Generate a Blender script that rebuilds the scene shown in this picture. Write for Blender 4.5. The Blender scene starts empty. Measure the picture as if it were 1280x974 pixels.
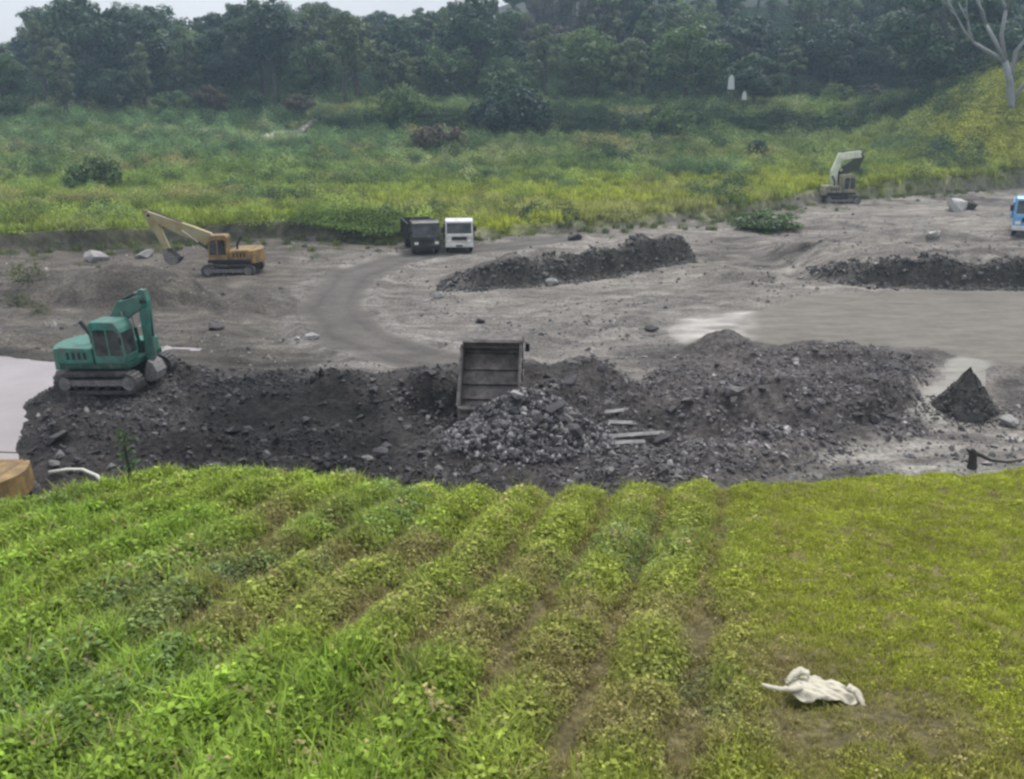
import bpy, bmesh, math, random
import numpy as np
from mathutils import Vector, Matrix, Euler

random.seed(7)
RNG = np.random.default_rng(11)
R = math.radians
SC = bpy.context.scene
COL = SC.collection

# ------------------------------------------------------------------ camera
CAM_H, PITCH, FPX = 10.5, R(17.9), 1108.0
cam_d = bpy.data.cameras.new('camera')
cam = bpy.data.objects.new('camera', cam_d)
COL.objects.link(cam)
cam.location = (0, 0, CAM_H)
cam.rotation_euler = (math.pi / 2 - PITCH, 0, 0)
cam_d.sensor_width = 36.0
cam_d.sensor_fit = 'HORIZONTAL'
cam_d.lens = 36.0 * FPX / 1280.0
cam_d.clip_start = 0.1
cam_d.clip_end = 6000
SC.camera = cam

# ------------------------------------------------------------------ world and sun
SUN_EL, SUN_AZ = R(62), R(25)          # azimuth from +Y (ahead of the camera) towards +X
world = bpy.data.worlds.new('World')
SC.world = world
world.use_nodes = True
wn, wl = world.node_tree.nodes, world.node_tree.links
wn.clear()
w_out = wn.new('ShaderNodeOutputWorld')
w_bg = wn.new('ShaderNodeBackground')
w_sky = wn.new('ShaderNodeTexSky')
w_sky.sky_type = 'NISHITA'
w_sky.sun_disc = False
w_sky.sun_elevation = SUN_EL
w_sky.sun_rotation = SUN_AZ
w_sky.air_density = 1.0
w_sky.dust_density = 3.0
w_mix = wn.new('ShaderNodeMix')
w_mix.data_type = 'RGBA'
w_mix.inputs[0].default_value = 0.82
w_cloud = wn.new('ShaderNodeTexNoise')
w_cloud.inputs['Scale'].default_value = 3.0
w_cloud.inputs['Detail'].default_value = 5.0
w_ramp = wn.new('ShaderNodeValToRGB')
w_ramp.color_ramp.elements[0].position = 0.3
w_ramp.color_ramp.elements[0].color = (3.6, 3.65, 3.95, 1)
w_ramp.color_ramp.elements[1].position = 0.7
w_ramp.color_ramp.elements[1].color = (4.6, 4.65, 4.95, 1)
wl.new(w_cloud.outputs['Fac'], w_ramp.inputs['Fac'])
wl.new(w_sky.outputs[0], w_mix.inputs[6])
wl.new(w_ramp.outputs[0], w_mix.inputs[7])
w_tc = wn.new('ShaderNodeTexCoord')
w_sep = wn.new('ShaderNodeSeparateXYZ')
w_mr = wn.new('ShaderNodeMapRange')
w_mr.inputs['To Min'].default_value = 0.8
w_mr.inputs['To Max'].default_value = 1.74
w_mul = wn.new('ShaderNodeVectorMath')
w_mul.operation = 'SCALE'
wl.new(w_tc.outputs['Generated'], w_sep.inputs[0])
wl.new(w_sep.outputs['Z'], w_mr.inputs['Value'])
wl.new(w_mix.outputs[2], w_mul.inputs[0])
wl.new(w_mr.outputs[0], w_mul.inputs['Scale'])
wl.new(w_mul.outputs[0], w_bg.inputs['Color'])
w_bg.inputs['Strength'].default_value = 0.1
wl.new(w_bg.outputs[0], w_out.inputs['Surface'])

sun_d = bpy.data.lights.new('sun', 'SUN')
sun_d.energy = 1.5
sun_d.angle = R(10)
sun_d.color = (1.0, 0.96, 0.9)
sun = bpy.data.objects.new('sun', sun_d)
COL.objects.link(sun)
sd = Vector((math.sin(SUN_AZ) * math.cos(SUN_EL), math.cos(SUN_AZ) * math.cos(SUN_EL), math.sin(SUN_EL)))
sun.rotation_euler = sd.to_track_quat('Z', 'Y').to_euler()
sun.location = sd * 60

SC.view_settings.view_transform = 'Standard'
SC.view_settings.look = 'None'
SC.view_settings.gamma = 1.0
SC.view_settings.exposure = 1.15
SC.view_settings.use_curve_mapping = False
SC.render.engine = 'CYCLES'
SC.cycles.use_denoising = True
SC.cycles.max_bounces = 4
SC.cycles.diffuse_bounces = 2
SC.cycles.transparent_max_bounces = 6
SC.cycles.volume_bounces = 0
SC.cycles.filter_width = 2.6


# ------------------------------------------------------------------ tagging helpers
def tag(o, label=None, cat=None, group=None, kind=None):
    if label: o['label'] = label
    if cat: o['category'] = cat
    if group: o['group'] = group
    if kind: o['kind'] = kind
    return o


def empty(name, loc=(0, 0, 0), rz=0.0, rx=0.0, ry=0.0, s=1.0):
    o = bpy.data.objects.new(name, None)
    COL.objects.link(o)
    o.location = loc
    o.rotation_euler = (rx, ry, rz)
    o.scale = (s, s, s)
    o.empty_display_size = 0.2
    return o


def link(name, me, m=None, parent=None, smooth=False):
    if m is not None and not me.materials:
        me.materials.append(m)
    o = bpy.data.objects.new(name, me)
    COL.objects.link(o)
    if parent is not None: o.parent = parent
    if smooth:
        me.polygons.foreach_set('use_smooth', [True] * len(me.polygons))
    return o


# ------------------------------------------------------------------ materials
def new_mat(name):
    m = bpy.data.materials.new(name)
    m.use_nodes = True
    n, l = m.node_tree.nodes, m.node_tree.links
    n.clear()
    out = n.new('ShaderNodeOutputMaterial')
    b = n.new('ShaderNodeBsdfPrincipled')
    l.new(b.outputs[0], out.inputs['Surface'])
    return m, n, l, b, out


def mixrgb(n, l, a, b, fac, mode='MIX'):
    x = n.new('ShaderNodeMix')
    x.data_type = 'RGBA'
    x.blend_type = mode
    for sock, v in ((x.inputs[0], fac), (x.inputs[6], a), (x.inputs[7], b)):
        if hasattr(v, 'is_output'):
            l.new(v, sock)
        elif isinstance(v, (int, float)):
            sock.default_value = v
        else:
            sock.default_value = (*v[:3], 1)
    return x.outputs[2]


def noise(n, l, scale, detail=4, rough=0.55, coord='Object', stretch=None, lo=0.35, hi=0.65):
    t = n.new('ShaderNodeTexCoord')
    z = n.new('ShaderNodeTexNoise')
    z.inputs['Scale'].default_value = scale
    z.inputs['Detail'].default_value = detail
    z.inputs['Roughness'].default_value = rough
    if stretch:
        mp = n.new('ShaderNodeMapping')
        mp.inputs['Scale'].default_value = stretch
        l.new(t.outputs[coord], mp.inputs['Vector'])
        l.new(mp.outputs[0], z.inputs['Vector'])
    else:
        l.new(t.outputs[coord], z.inputs['Vector'])
    r = n.new('ShaderNodeMapRange')
    r.inputs['From Min'].default_value = lo
    r.inputs['From Max'].default_value = hi
    l.new(z.outputs['Fac'], r.inputs['Value'])
    return r.outputs[0]


def pmat(name, col, rough=0.6, metal=0.0, var=0.3, scale=3.0, dirt=None, dirt_amt=0.5, bump=0.0, bscale=12.0, spec=0.4):
    m, n, l, b, out = new_mat(name)
    dark = tuple(c * (1 - var) for c in col)
    c = mixrgb(n, l, col, dark, noise(n, l, scale))
    if dirt:
        f = noise(n, l, scale * 0.6, 6, 0.7, lo=0.62 - dirt_amt * 0.3, hi=0.72)
        c = mixrgb(n, l, c, dirt, f)
    l.new(c, b.inputs['Base Color'])
    b.inputs['Roughness'].default_value = rough
    b.inputs['Metallic'].default_value = metal
    b.inputs['Specular IOR Level'].default_value = spec
    if bump:
        bp = n.new('ShaderNodeBump')
        bp.inputs['Strength'].default_value = bump
        bp.inputs['Distance'].default_value = 0.05
        l.new(noise(n, l, bscale, 6, 0.6, lo=0.2, hi=0.8), bp.inputs['Height'])
        l.new(bp.outputs[0], b.inputs['Normal'])
    return m


def attr(n, name, kind='GEOMETRY'):
    a = n.new('ShaderNodeAttribute')
    a.attribute_type = kind
    a.attribute_name = name
    return a


def ground_mat(name, rough=0.9, fine=9.0, amp=0.35, bump=0.6, bdist=0.08, streak=0.25, spec=0.25):
    """ground: the colour attribute holds the soil's own colour; noise adds grain and relief"""
    m, n, l, b, out = new_mat(name)
    c = attr(n, 'soil').outputs['Color']
    c = mixrgb(n, l, c, mixrgb(n, l, (1 - amp,) * 3, (1 + amp,) * 3, noise(n, l, fine, 6, 0.65)), 1.0, 'MULTIPLY')
    c = mixrgb(n, l, c, mixrgb(n, l, (1 - streak,) * 3, (1 + streak,) * 3, noise(n, l, 0.9, 5, 0.6, stretch=(0.45, 1.6, 1))), 1.0, 'MULTIPLY')
    l.new(c, b.inputs['Base Color'])
    b.inputs['Roughness'].default_value = rough
    b.inputs['Specular IOR Level'].default_value = spec
    bp = n.new('ShaderNodeBump')
    bp.inputs['Strength'].default_value = bump
    bp.inputs['Distance'].default_value = bdist
    l.new(noise(n, l, fine * 0.7, 8, 0.7, lo=0.2, hi=0.8), bp.inputs['Height'])
    l.new(bp.outputs[0], b.inputs['Normal'])
    return m


def leaf_mat(name, kind='INSTANCER', base=None, trans=0.3, rnd=0.5, spec=0.25, rough=0.55):
    """leaf or blade: colour from the scatter point or given, varied leaf by leaf"""
    m, n, l, b, out = new_mat(name)
    if base is None:
        c = attr(n, 'col', kind).outputs['Color']
    else:
        oi = n.new('ShaderNodeObjectInfo')
        c = mixrgb(n, l, base[0], base[1], oi.outputs['Random'])
    lv = attr(n, 'leaf').outputs['Fac']
    c = mixrgb(n, l, c, mixrgb(n, l, (1 - rnd, 1 - rnd, 1 - rnd * 0.8), (1 + rnd, 1 + rnd * 0.9, 1 + rnd * 0.5), lv), 1.0, 'MULTIPLY')
    l.new(c, b.inputs['Base Color'])
    b.inputs['Roughness'].default_value = rough
    b.inputs['Specular IOR Level'].default_value = spec
    tr = n.new('ShaderNodeBsdfTranslucent')
    l.new(mixrgb(n, l, c, (1.1, 1.15, 0.7), 1.0, 'MULTIPLY'), tr.inputs['Color'])
    mx = n.new('ShaderNodeMixShader')
    mx.inputs[0].default_value = trans
    l.new(b.outputs[0], mx.inputs[1])
    l.new(tr.outputs[0], mx.inputs[2])
    l.new(mx.outputs[0], out.inputs['Surface'])
    return m


MUD = (0.16, 0.15, 0.145)
M = dict(
    green=pmat('green_paint', (0.03, 0.24, 0.175), 0.55, var=0.5, scale=3.2, dirt=(0.1, 0.12, 0.105), dirt_amt=0.95, bump=0.3),
    green_dark=pmat('dark_green_paint', (0.012, 0.07, 0.05), 0.5, var=0.4, dirt=MUD, dirt_amt=0.3),
    tan=pmat('faded_yellow_paint', (0.36, 0.29, 0.12), 0.5, var=0.35, scale=1.6, dirt=(0.3, 0.29, 0.2), dirt_amt=0.7, bump=0.1),
    orange=pmat('orange_yellow_paint', (0.38, 0.25, 0.075), 0.6, var=0.5, scale=2.2, dirt=(0.1, 0.065, 0.05), dirt_amt=0.95),
    khaki=pmat('khaki_paint', (0.34, 0.32, 0.2), 0.55, var=0.4, scale=2.0, dirt=(0.08, 0.08, 0.06), dirt_amt=0.7),
    cream=pmat('pale_olive_paint', (0.66, 0.7, 0.52), 0.5, var=0.25, scale=1.5, dirt=MUD, dirt_amt=0.25),
    olive=pmat('dark_olive', (0.04, 0.05, 0.02), 0.5, var=0.3),  # far excavator's stick and bucket, darker than the boom above
    white=pmat('dusty_white_paint', (0.62, 0.62, 0.58), 0.45, var=0.15, scale=2, dirt=(0.33, 0.31, 0.28), dirt_amt=0.4),
    charcoal=pmat('dark_truck_paint', (0.035, 0.038, 0.032), 0.45, var=0.3, scale=2, dirt=MUD, dirt_amt=0.3),
    blue=pmat('light_blue_paint', (0.16, 0.38, 0.62), 0.4, var=0.2, scale=2, dirt=MUD, dirt_amt=0.25),
    bedgrey=pmat('muddy_grey_steel', (0.2, 0.178, 0.165), 0.85, var=0.6, scale=2.5, dirt=(0.05, 0.044, 0.042), dirt_amt=0.8, bump=0.35),
    track=pmat('muddy_track_steel', (0.055, 0.052, 0.05), 0.75, var=0.5, scale=5, dirt=(0.15, 0.14, 0.135), dirt_amt=0.5, bump=0.3),
    mudsteel=pmat('pale_dried_mud_on_steel', (0.22, 0.21, 0.2), 0.9, var=0.4, scale=5, dirt=(0.09, 0.085, 0.08), dirt_amt=0.5, bump=0.3),
    black=pmat('black_steel', (0.02, 0.02, 0.022), 0.55, var=0.3),
    rubber=pmat('dusty_rubber', (0.03, 0.03, 0.03), 0.85, var=0.4, dirt=(0.12, 0.11, 0.1), dirt_amt=0.35),
    chrome=pmat('ram_steel', (0.5, 0.5, 0.5), 0.3, metal=0.9, var=0.2),
    lamp=pmat('lamp_glass', (0.7, 0.7, 0.66), 0.2, var=0.1),
    red=pmat('red_lamp', (0.08, 0.03, 0.025), 0.5, var=0.4, dirt=MUD, dirt_amt=0.8),
    wood=pmat('bleached_wood', (0.3, 0.29, 0.28), 0.8, var=0.35, scale=6, dirt=(0.12, 0.11, 0.105), dirt_amt=0.9, bump=0.3),
    stump=pmat('dark_wet_wood', (0.045, 0.042, 0.03), 0.85, var=0.5, scale=7, bump=0.5),
    bark=pmat('grey_brown_bark', (0.1, 0.09, 0.075), 0.9, var=0.5, scale=3, bump=0.5),
    palebark=pmat('pale_bark', (0.26, 0.27, 0.27), 0.8, var=0.3, scale=2, bump=0.3),
    sack=pmat('cream_woven_plastic', (0.48, 0.45, 0.35), 0.6, var=0.12, scale=5, dirt=(0.5, 0.45, 0.33), dirt_amt=0.25, bump=0.25, bscale=30),
    board=pmat('white_painted_board', (0.5, 0.53, 0.52), 0.6, var=0.1),
    rock=pmat('dark_broken_rock', (0.065, 0.062, 0.064), 0.75, var=0.55, scale=3.5, bump=0.4, bscale=18),
    palerock=pmat('pale_limestone', (0.28, 0.272, 0.258), 0.8, var=0.35, scale=3.5, bump=0.4),
    whiterock=pmat('white_limestone', (0.45, 0.45, 0.41), 0.8, var=0.3, scale=3.5, bump=0.4),
    midrock=pmat('grey_rock', (0.14, 0.135, 0.13), 0.8, var=0.4, scale=3.5, bump=0.4),
    pipe=pmat('pale_plastic_pipe', (0.55, 0.56, 0.48), 0.5, var=0.2),
    stonewall=pmat('weathered_terrace_stone', (0.3, 0.34, 0.25), 0.9, var=0.45, scale=1.2, bump=0.5),
)
mg, gn, gl, gb, _o = new_mat('dusty_glass')
gl.new(mixrgb(gn, gl, (0.012, 0.016, 0.016), (0.07, 0.075, 0.07), noise(gn, gl, 2.0)), gb.inputs['Base Color'])
gb.inputs['Roughness'].default_value = 0.12
gb.inputs['Specular IOR Level'].default_value = 0.35
M['glass'] = mg


# ------------------------------------------------------------------ numeric helpers
def ray(px, py):
    u, v = (px - 640) / FPX, (487 - py) / FPX
    c, s = math.cos(PITCH), math.sin(PITCH)
    return Vector((u, c + v * s, -s + v * c))


def at(px, py, z=0.0):
    """ground point that the photograph shows at this pixel, for a ground height z"""
    d = ray(px, py)
    t = (z - CAM_H) / d.z
    return d.x * t, d.y * t


def at_depth(px, py, y):
    """point on the pixel's line of sight at ground distance y"""
    d = ray(px, py)
    t = y / d.y
    return Vector((d.x * t, y, CAM_H + d.z * t))


def hash2(ix, iy, seed):
    h = (ix.astype(np.int64) * 374761393 + iy.astype(np.int64) * 668265263 + seed * 974634777) & 0x7fffffff
    h = ((h ^ (h >> 13)) * 1274126177) & 0x7fffffff
    return ((h ^ (h >> 16)) & 0xffff) / 65535.0


def vnoise(x, y, seed=0):
    ix, iy = np.floor(x), np.floor(y)
    fx, fy = x - ix, y - iy
    fx, fy = fx * fx * (3 - 2 * fx), fy * fy * (3 - 2 * fy)
    a, b = hash2(ix, iy, seed), hash2(ix + 1, iy, seed)
    c, d = hash2(ix, iy + 1, seed), hash2(ix + 1, iy + 1, seed)
    return (a * (1 - fx) + b * fx) * (1 - fy) + (c * (1 - fx) + d * fx) * fy


def fbm(x, y, seed=0, octv=4, gain=0.5):
    s, a, t = 0.0, 1.0, 0.0
    for i in range(octv):
        s = s + a * (vnoise(x * 2 ** i + 17.3 * i, y * 2 ** i - 9.1 * i, seed + i) - 0.5)
        t += a
        a *= gain
    return s / t * 2.0          # about -1..1


def sstep(x, a, b):
    t = np.clip((x - a) / (b - a), 0, 1)
    return t * t * (3 - 2 * t)


def poly_sd(x, y, pts):
    """signed distance to a plan polygon with a wavering outline, negative inside"""
    pts = np.array(pts, float)
    (bx0, by0), (bx1, by1) = pts.min(0), pts.max(0)
    out = np.hypot(np.maximum(np.maximum(bx0 - x, x - bx1), 0), np.maximum(np.maximum(by0 - y, y - by1), 0))
    near = out < 4.0
    if near.any(): out[near] = _poly_sd(x[near], y[near], pts)
    return out


def _poly_sd(x, y, pts):
    x, y = x + 0.55 * fbm(x * 0.45, y * 0.45, 201, 3), y + 0.55 * fbm(x * 0.45 + 50, y * 0.45, 202, 3)
    d = np.full(x.shape, 1e9)
    ins = np.zeros(x.shape, bool)
    n = len(pts)
    for i in range(n):
        ax, ay = pts[i]
        bx, by = pts[(i + 1) % n]
        ex, ey = bx - ax, by - ay
        t = np.clip(((x - ax) * ex + (y - ay) * ey) / (ex * ex + ey * ey + 1e-9), 0, 1)
        d = np.minimum(d, np.hypot(x - ax - t * ex, y - ay - t * ey))
        with np.errstate(divide='ignore', invalid='ignore'):
            c = ((ay > y) != (by > y)) & (x < ex * (y - ay) / (by - ay + 1e-12) + ax)
        ins ^= c
    return np.where(ins, -d, d)


def line_d(x, y, pts):
    d = np.full(x.shape, 1e9)
    for (ax, ay), (bx, by) in zip(pts[:-1], pts[1:]):
        ex, ey = bx - ax, by - ay
        t = np.clip(((x - ax) * ex + (y - ay) * ey) / (ex * ex + ey * ey + 1e-9), 0, 1)
        d = np.minimum(d, np.hypot(x - ax - t * ex, y - ay - t * ey))
    return d


def pix(*pts):
    return [at(*p) for p in pts]


# ------------------------------------------------------------------ the lie of the land
# the grass bank in front: a gentle plane that breaks off at EDGE
def plane_z(y): return 6.34 - 0.19 * y


def on_plane(px, py):
    d = ray(px, py)
    t = (6.34 - CAM_H) / (d.z + 0.19 * d.y)
    return d.x * t, d.y * t


EDGE = [on_plane(*p) for p in ((-260, 650), (0, 640), (60, 630), (130, 612), (200, 597), (260, 592), (330, 598), (420, 604),
                               (500, 617), (600, 622), (700, 620), (800, 616), (900, 608), (1000, 601), (1100, 596), (1200, 592), (1280, 588), (1500, 583))]
EDGE_X, EDGE_Y = [p[0] for p in EDGE], [p[1] for p in EDGE]
FIELD = pix((-400, 322), (0, 318), (100, 312), (200, 306), (330, 300), (390, 301), (480, 304), (600, 298), (760, 286),
            (900, 273), (1000, 257), (1100, 247), (1280, 234), (1600, 222))
FIELD_X, FIELD_Y = [p[0] for p in FIELD], [p[1] for p in FIELD]
POOL = pix((-260, 436), (-40, 440), (50, 446), (72, 452), (72, 466), (58, 492), (24, 528), (40, 546), (32, 580), (0, 606), (-260, 640))
FLAT = pix((905, 428), (935, 392), (1000, 370), (1150, 364), (1280, 363), (1500, 368), (1500, 452), (1290, 458), (1225, 455), (1170, 436), (1060, 433))
CREAM = pix((826, 416), (848, 398), (900, 390), (942, 388), (940, 410), (925, 424), (850, 430))
PATH = pix((1196, 446), (1168, 480), (1138, 522), (1186, 526), (1216, 484), (1236, 452))
ROAD = pix((700, 300), (600, 312), (500, 324), (440, 345), (412, 385), (440, 420), (510, 446), (600, 460))
RUB = pix((28, 560), (52, 500), (90, 476), (230, 464), (390, 470), (480, 472), (580, 458), (660, 460), (745, 452), (800, 486), (845, 448),
          (880, 424), (960, 430), (1070, 436), (1168, 450), (1142, 515), (1168, 540), (1080, 566), (990, 584), (900, 610), (600, 660), (300, 660), (60, 640))
RUB2 = pix((1236, 478), (1300, 455), (1420, 460), (1420, 515), (1290, 528), (1246, 510))
DARK_PATCH = pix((225, 486), (330, 478), (440, 490), (478, 530), (492, 600), (400, 606), (300, 600), (250, 560))
RIDGE_A = pix((525, 362), (570, 362), (640, 358), (720, 352), (790, 342), (862, 328))
RIDGE_B = pix((990, 346), (1050, 356), (1150, 360), (1280, 362), (1450, 368))


def ridge(x, y, foot, h, w_up, w_flat, w_down, taper):
    fx, fy = [p[0] for p in foot], [p[1] for p in foot]
    s = y - np.interp(x, fx, fy) + 0.35 * fbm(x * 0.9, y * 0.3, 51)
    hh = h * sstep(x, fx[0], fx[0] + taper) * (1 - sstep(x, fx[-1] - 0.8, fx[-1] + 1.2))
    return hh * sstep(s, 0, w_up) * (1 - sstep(s, w_up + w_flat, w_up + w_flat + w_down))


MOUNDS = [  # pixel of the foot's middle, height, half-widths across and along the view, sharpness
    (140, 490, 0.75, 3.0, 1.7, 2.6), (330, 520, 0.6, 4.2, 2.2, 2.0), (480, 515, 0.7, 3.6, 2.2, 2.0), (560, 520, 0.8, 1.8, 1.6, 2.0),
    (655, 566, 1.75, 2.6, 2.0, 1.25), (742, 500, 1.0, 1.25, 1.1, 1.5), (700, 515, 0.8, 1.6, 1.3, 1.6), (905, 446, 0.55, 1.9, 1.4, 2.0),
    (860, 540, 0.8, 2.6, 1.6, 2.0), (985, 530, 1.05, 3.6, 2.2, 2.2), (1090, 500, 0.8, 3.0, 2.2, 2.2), (1050, 460, 0.5, 3.0, 1.5, 2.0),
    (622, 500, -0.55, 2.0, 3.2, 4.0), (100, 560, 0.5, 2.2, 1.4, 2.0), (230, 575, 0.5, 2.0, 1.0, 2.0),
    (165, 380, 2.1, 4.6, 3.0, 1.8), (60, 370, 1.2, 4.5, 3.0, 2.0), (310, 385, 0.7, 3.0, 2.2, 2.0), (20, 432, 0.45, 2.4, 0.8, 2.0),
    (1150, 300, 0.9, 6.0, 3.5, 2.0), (930, 350, 0.6, 3.0, 1.6, 2.0), (1250, 475, 0.4, 2.2, 1.2, 2.0), (1060, 280, 0.5, 5.0, 3.0, 2.0),
]


RUTS = [pix((560, 458), (680, 425), (800, 385), (940, 350), (1060, 318), (1300, 300)), pix((450, 445), (360, 420), (290, 385), (250, 352), (300, 330)),
        pix((520, 330), (640, 312), (800, 322), (960, 312), (1120, 285), (1290, 262)), pix((520, 400), (620, 392), (720, 372), (860, 362), (990, 352)), pix((210, 440), (330, 446), (470, 462))]


def ruts(x, y):
    r = np.zeros(np.shape(x))
    wx, wy = x + 0.3 * fbm(x * 0.3, y * 0.3, 211, 2), y + 0.3 * fbm(x * 0.3, y * 0.3, 212, 2)
    for p_ in RUTS: r = np.maximum(r, np.exp(-((line_d(wx, wy, p_) - 0.95) / 0.27) ** 2))
    return r


def height(x, y):
    x, y = np.asarray(x, float), np.asarray(y, float)
    yf = np.interp(x, FIELD_X, FIELD_Y) + 0.8 * fbm(x * 0.25, y * 0.05, 5) 
    ye = np.interp(x, EDGE_X, EDGE_Y) + 0.25 * fbm(x * 0.9, y * 0.1, 6)
    z = 0.16 * fbm(x * 0.18, y * 0.28, 1) + 0.07 * fbm(x * 1.2, y * 1.2, 2, 3) + 0.32 * np.abs(fbm(x * 0.3, y * 0.6, 4, 4)) - 0.07 - 0.05 * ruts(x, y)
    # quarry relief
    rub = sstep(-poly_sd(x, y, RUB), -0.6, 0.6)
    for px, py, h, rx, ry, sh in MOUNDS:
        cx, cy = at(px, py)
        cy += ry * 0.35
        k = (np.abs(x - cx) < rx * 1.5) & (np.abs(y - cy) < ry * 1.5)
        if not k.any(): continue
        xk, yk = x[k], y[k]
        q = np.hypot((xk - cx) / rx, (yk - cy) / ry)
        wob = 1 + 0.3 * fbm(xk * 0.8 + px, yk * 0.8, 21, 4)
        z[k] += h * np.clip(1 - (q * wob) ** sh, 0, 1) ** 1.1
    z = z + rub * (0.25 + 0.34 * fbm(x * 0.75, y * 0.75, 31, 4) + 0.16 * np.abs(fbm(x * 2.3, y * 2.3, 35, 3)))
    z = z + ridge(x, y, RIDGE_A, 1.5, 1.1, 1.6, 7.0, 4.0) * (0.5 + 0.5 * sstep(x, RIDGE_A[0][0], RIDGE_A[-1][0] - 3) + 0.55 * fbm(x * 0.5, y * 0.5, 41, 4))
    z = z + ridge(x, y, RIDGE_B, 1.5, 1.1, 4.0, 14.0, 3.0) * (0.9 + 0.5 * fbm(x * 0.5, y * 0.5, 42, 4))
    # smooth mud, path, road, pool
    fl = sstep(-np.minimum(poly_sd(x, y, FLAT), poly_sd(x, y, CREAM)), -0.8, 0.8)
    z = z * (1 - fl) + fl * (0.02 + 0.02 * fbm(x * 0.5, y * 0.9, 3))
    pa = sstep(-poly_sd(x, y, PATH), -0.3, 0.4)
    z = z * (1 - pa) + pa * 0.1
    rd = line_d(x, y, ROAD)
    ro = 1 - sstep(rd, 1.3, 2.1)
    z = z * (1 - ro) + ro * (0.03 + 0.025 * np.sin(rd * 5.0)) + 0.14 * np.exp(-((rd - 2.2) / 0.35) ** 2) * (1 + fbm(x * 1.5, y * 1.5, 8))
    po = poly_sd(x, y, POOL)
    z = np.where(po < 0.9, np.minimum(z, 0.45 * po + 0.02 + 0.05 * fbm(x * 2, y * 2, 9, 2)), z)
    z = np.maximum(z, -0.9)
    # the far field and the wooded hill
    f = sstep(y - yf, -0.1, 0.7)
    rise = np.interp(y, [0, 60, 85, 100, 120, 150, 172, 190], [0, 0, 0.3, 0.8, 1.9, 5.6, 9.2, 11.5])
    sl = np.interp(x / np.maximum(y, 1), [-0.62, -0.3, -0.05, 0.15, 0.6], [0.10, 0.12, 0.15, 0.26, 0.34])
    rise = rise + np.maximum(y - 185, 0) * sl
    knoll = 10.5 * np.exp(-((x - 80) / 18) ** 2 - ((y - 140) / 12) ** 2)
    step = 0.95 * (1 - sstep(x, -18, -4)) * np.exp(-np.maximum(y - yf, 0) / 18.0)
    ter = 2.6 * sstep(y + 0.04 * x, 147.0, 149.0) * (1 - 0.75 * sstep(y, 152, 172)) * sstep(x / np.maximum(y, 1), -0.24, -0.2)
    zf = 0.5 + step + ter + rise + knoll + 0.45 * fbm(x * 0.07, y * 0.07, 13) + 0.2 * fbm(x * 0.35, y * 0.35, 14)
    z = z * (1 - f) + f * zf
    # the grass bank
    w = 0.14 * furrow(x, y) * (1 - 0.8 * sstep(x / (y * 0.95 + 3), 0.16, 0.3)) + 0.1 * fbm(x * 0.8, y * 0.8, 15) + 0.02 * fbm(x * 3, y * 3, 16)
    zb = plane_z(y) + w
    b = sstep(y - ye, 0.0, 3.6)
    top = sstep(y - ye, -0.8, 0.6) * 0.12
    return np.where(y < ye + 3.6, zb * (1 - b) + z * b - top * (1 - b), z)


FDIR = np.array(on_plane(700, 640)) - np.array(on_plane(545, 830))
FDIR = FDIR / np.linalg.norm(FDIR)
FNRM = np.array((FDIR[1], -FDIR[0]))


def furrow(x, y):
    """old planting rows: -1 in the furrow, +1 on the row"""
    s = x * FNRM[0] + y * FNRM[1] + 0.28 * fbm(x * 0.4, y * 0.4, 61)
    return np.sin(s * 2 * math.pi / 0.98) * (0.75 + 0.25 * sstep(fbm(x * 0.45, y * 0.3, 62), -0.45, 0.35))


def hz(x, y): return float(height(np.array([x]), np.array([y]))[0])


def ground_at(px, py):
    """first point of the ground along the pixel's line of sight"""
    d = ray(px, py)
    t = np.linspace(4, 320, 5000)
    zz = CAM_H + d.z * t - height(d.x * t, d.y * t)
    i = int(np.argmax(zz < 0)) if (zz < 0).any() else len(t) - 1
    return Vector((d.x * t[i], d.y * t[i], hz(d.x * t[i], d.y * t[i])))


# ------------------------------------------------------------------ terrain mesh, cut into its regions
NR, NC = 660, 540
Y = np.exp(np.linspace(math.log(7.5), math.log(400.0), NR)) - 6.0
U = np.linspace(-0.92, 0.92, NC)
gy, gu = np.meshgrid(Y, U, indexing='ij')
gx = gu * (gy + 5.0)
gz = height(gx, gy)


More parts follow.
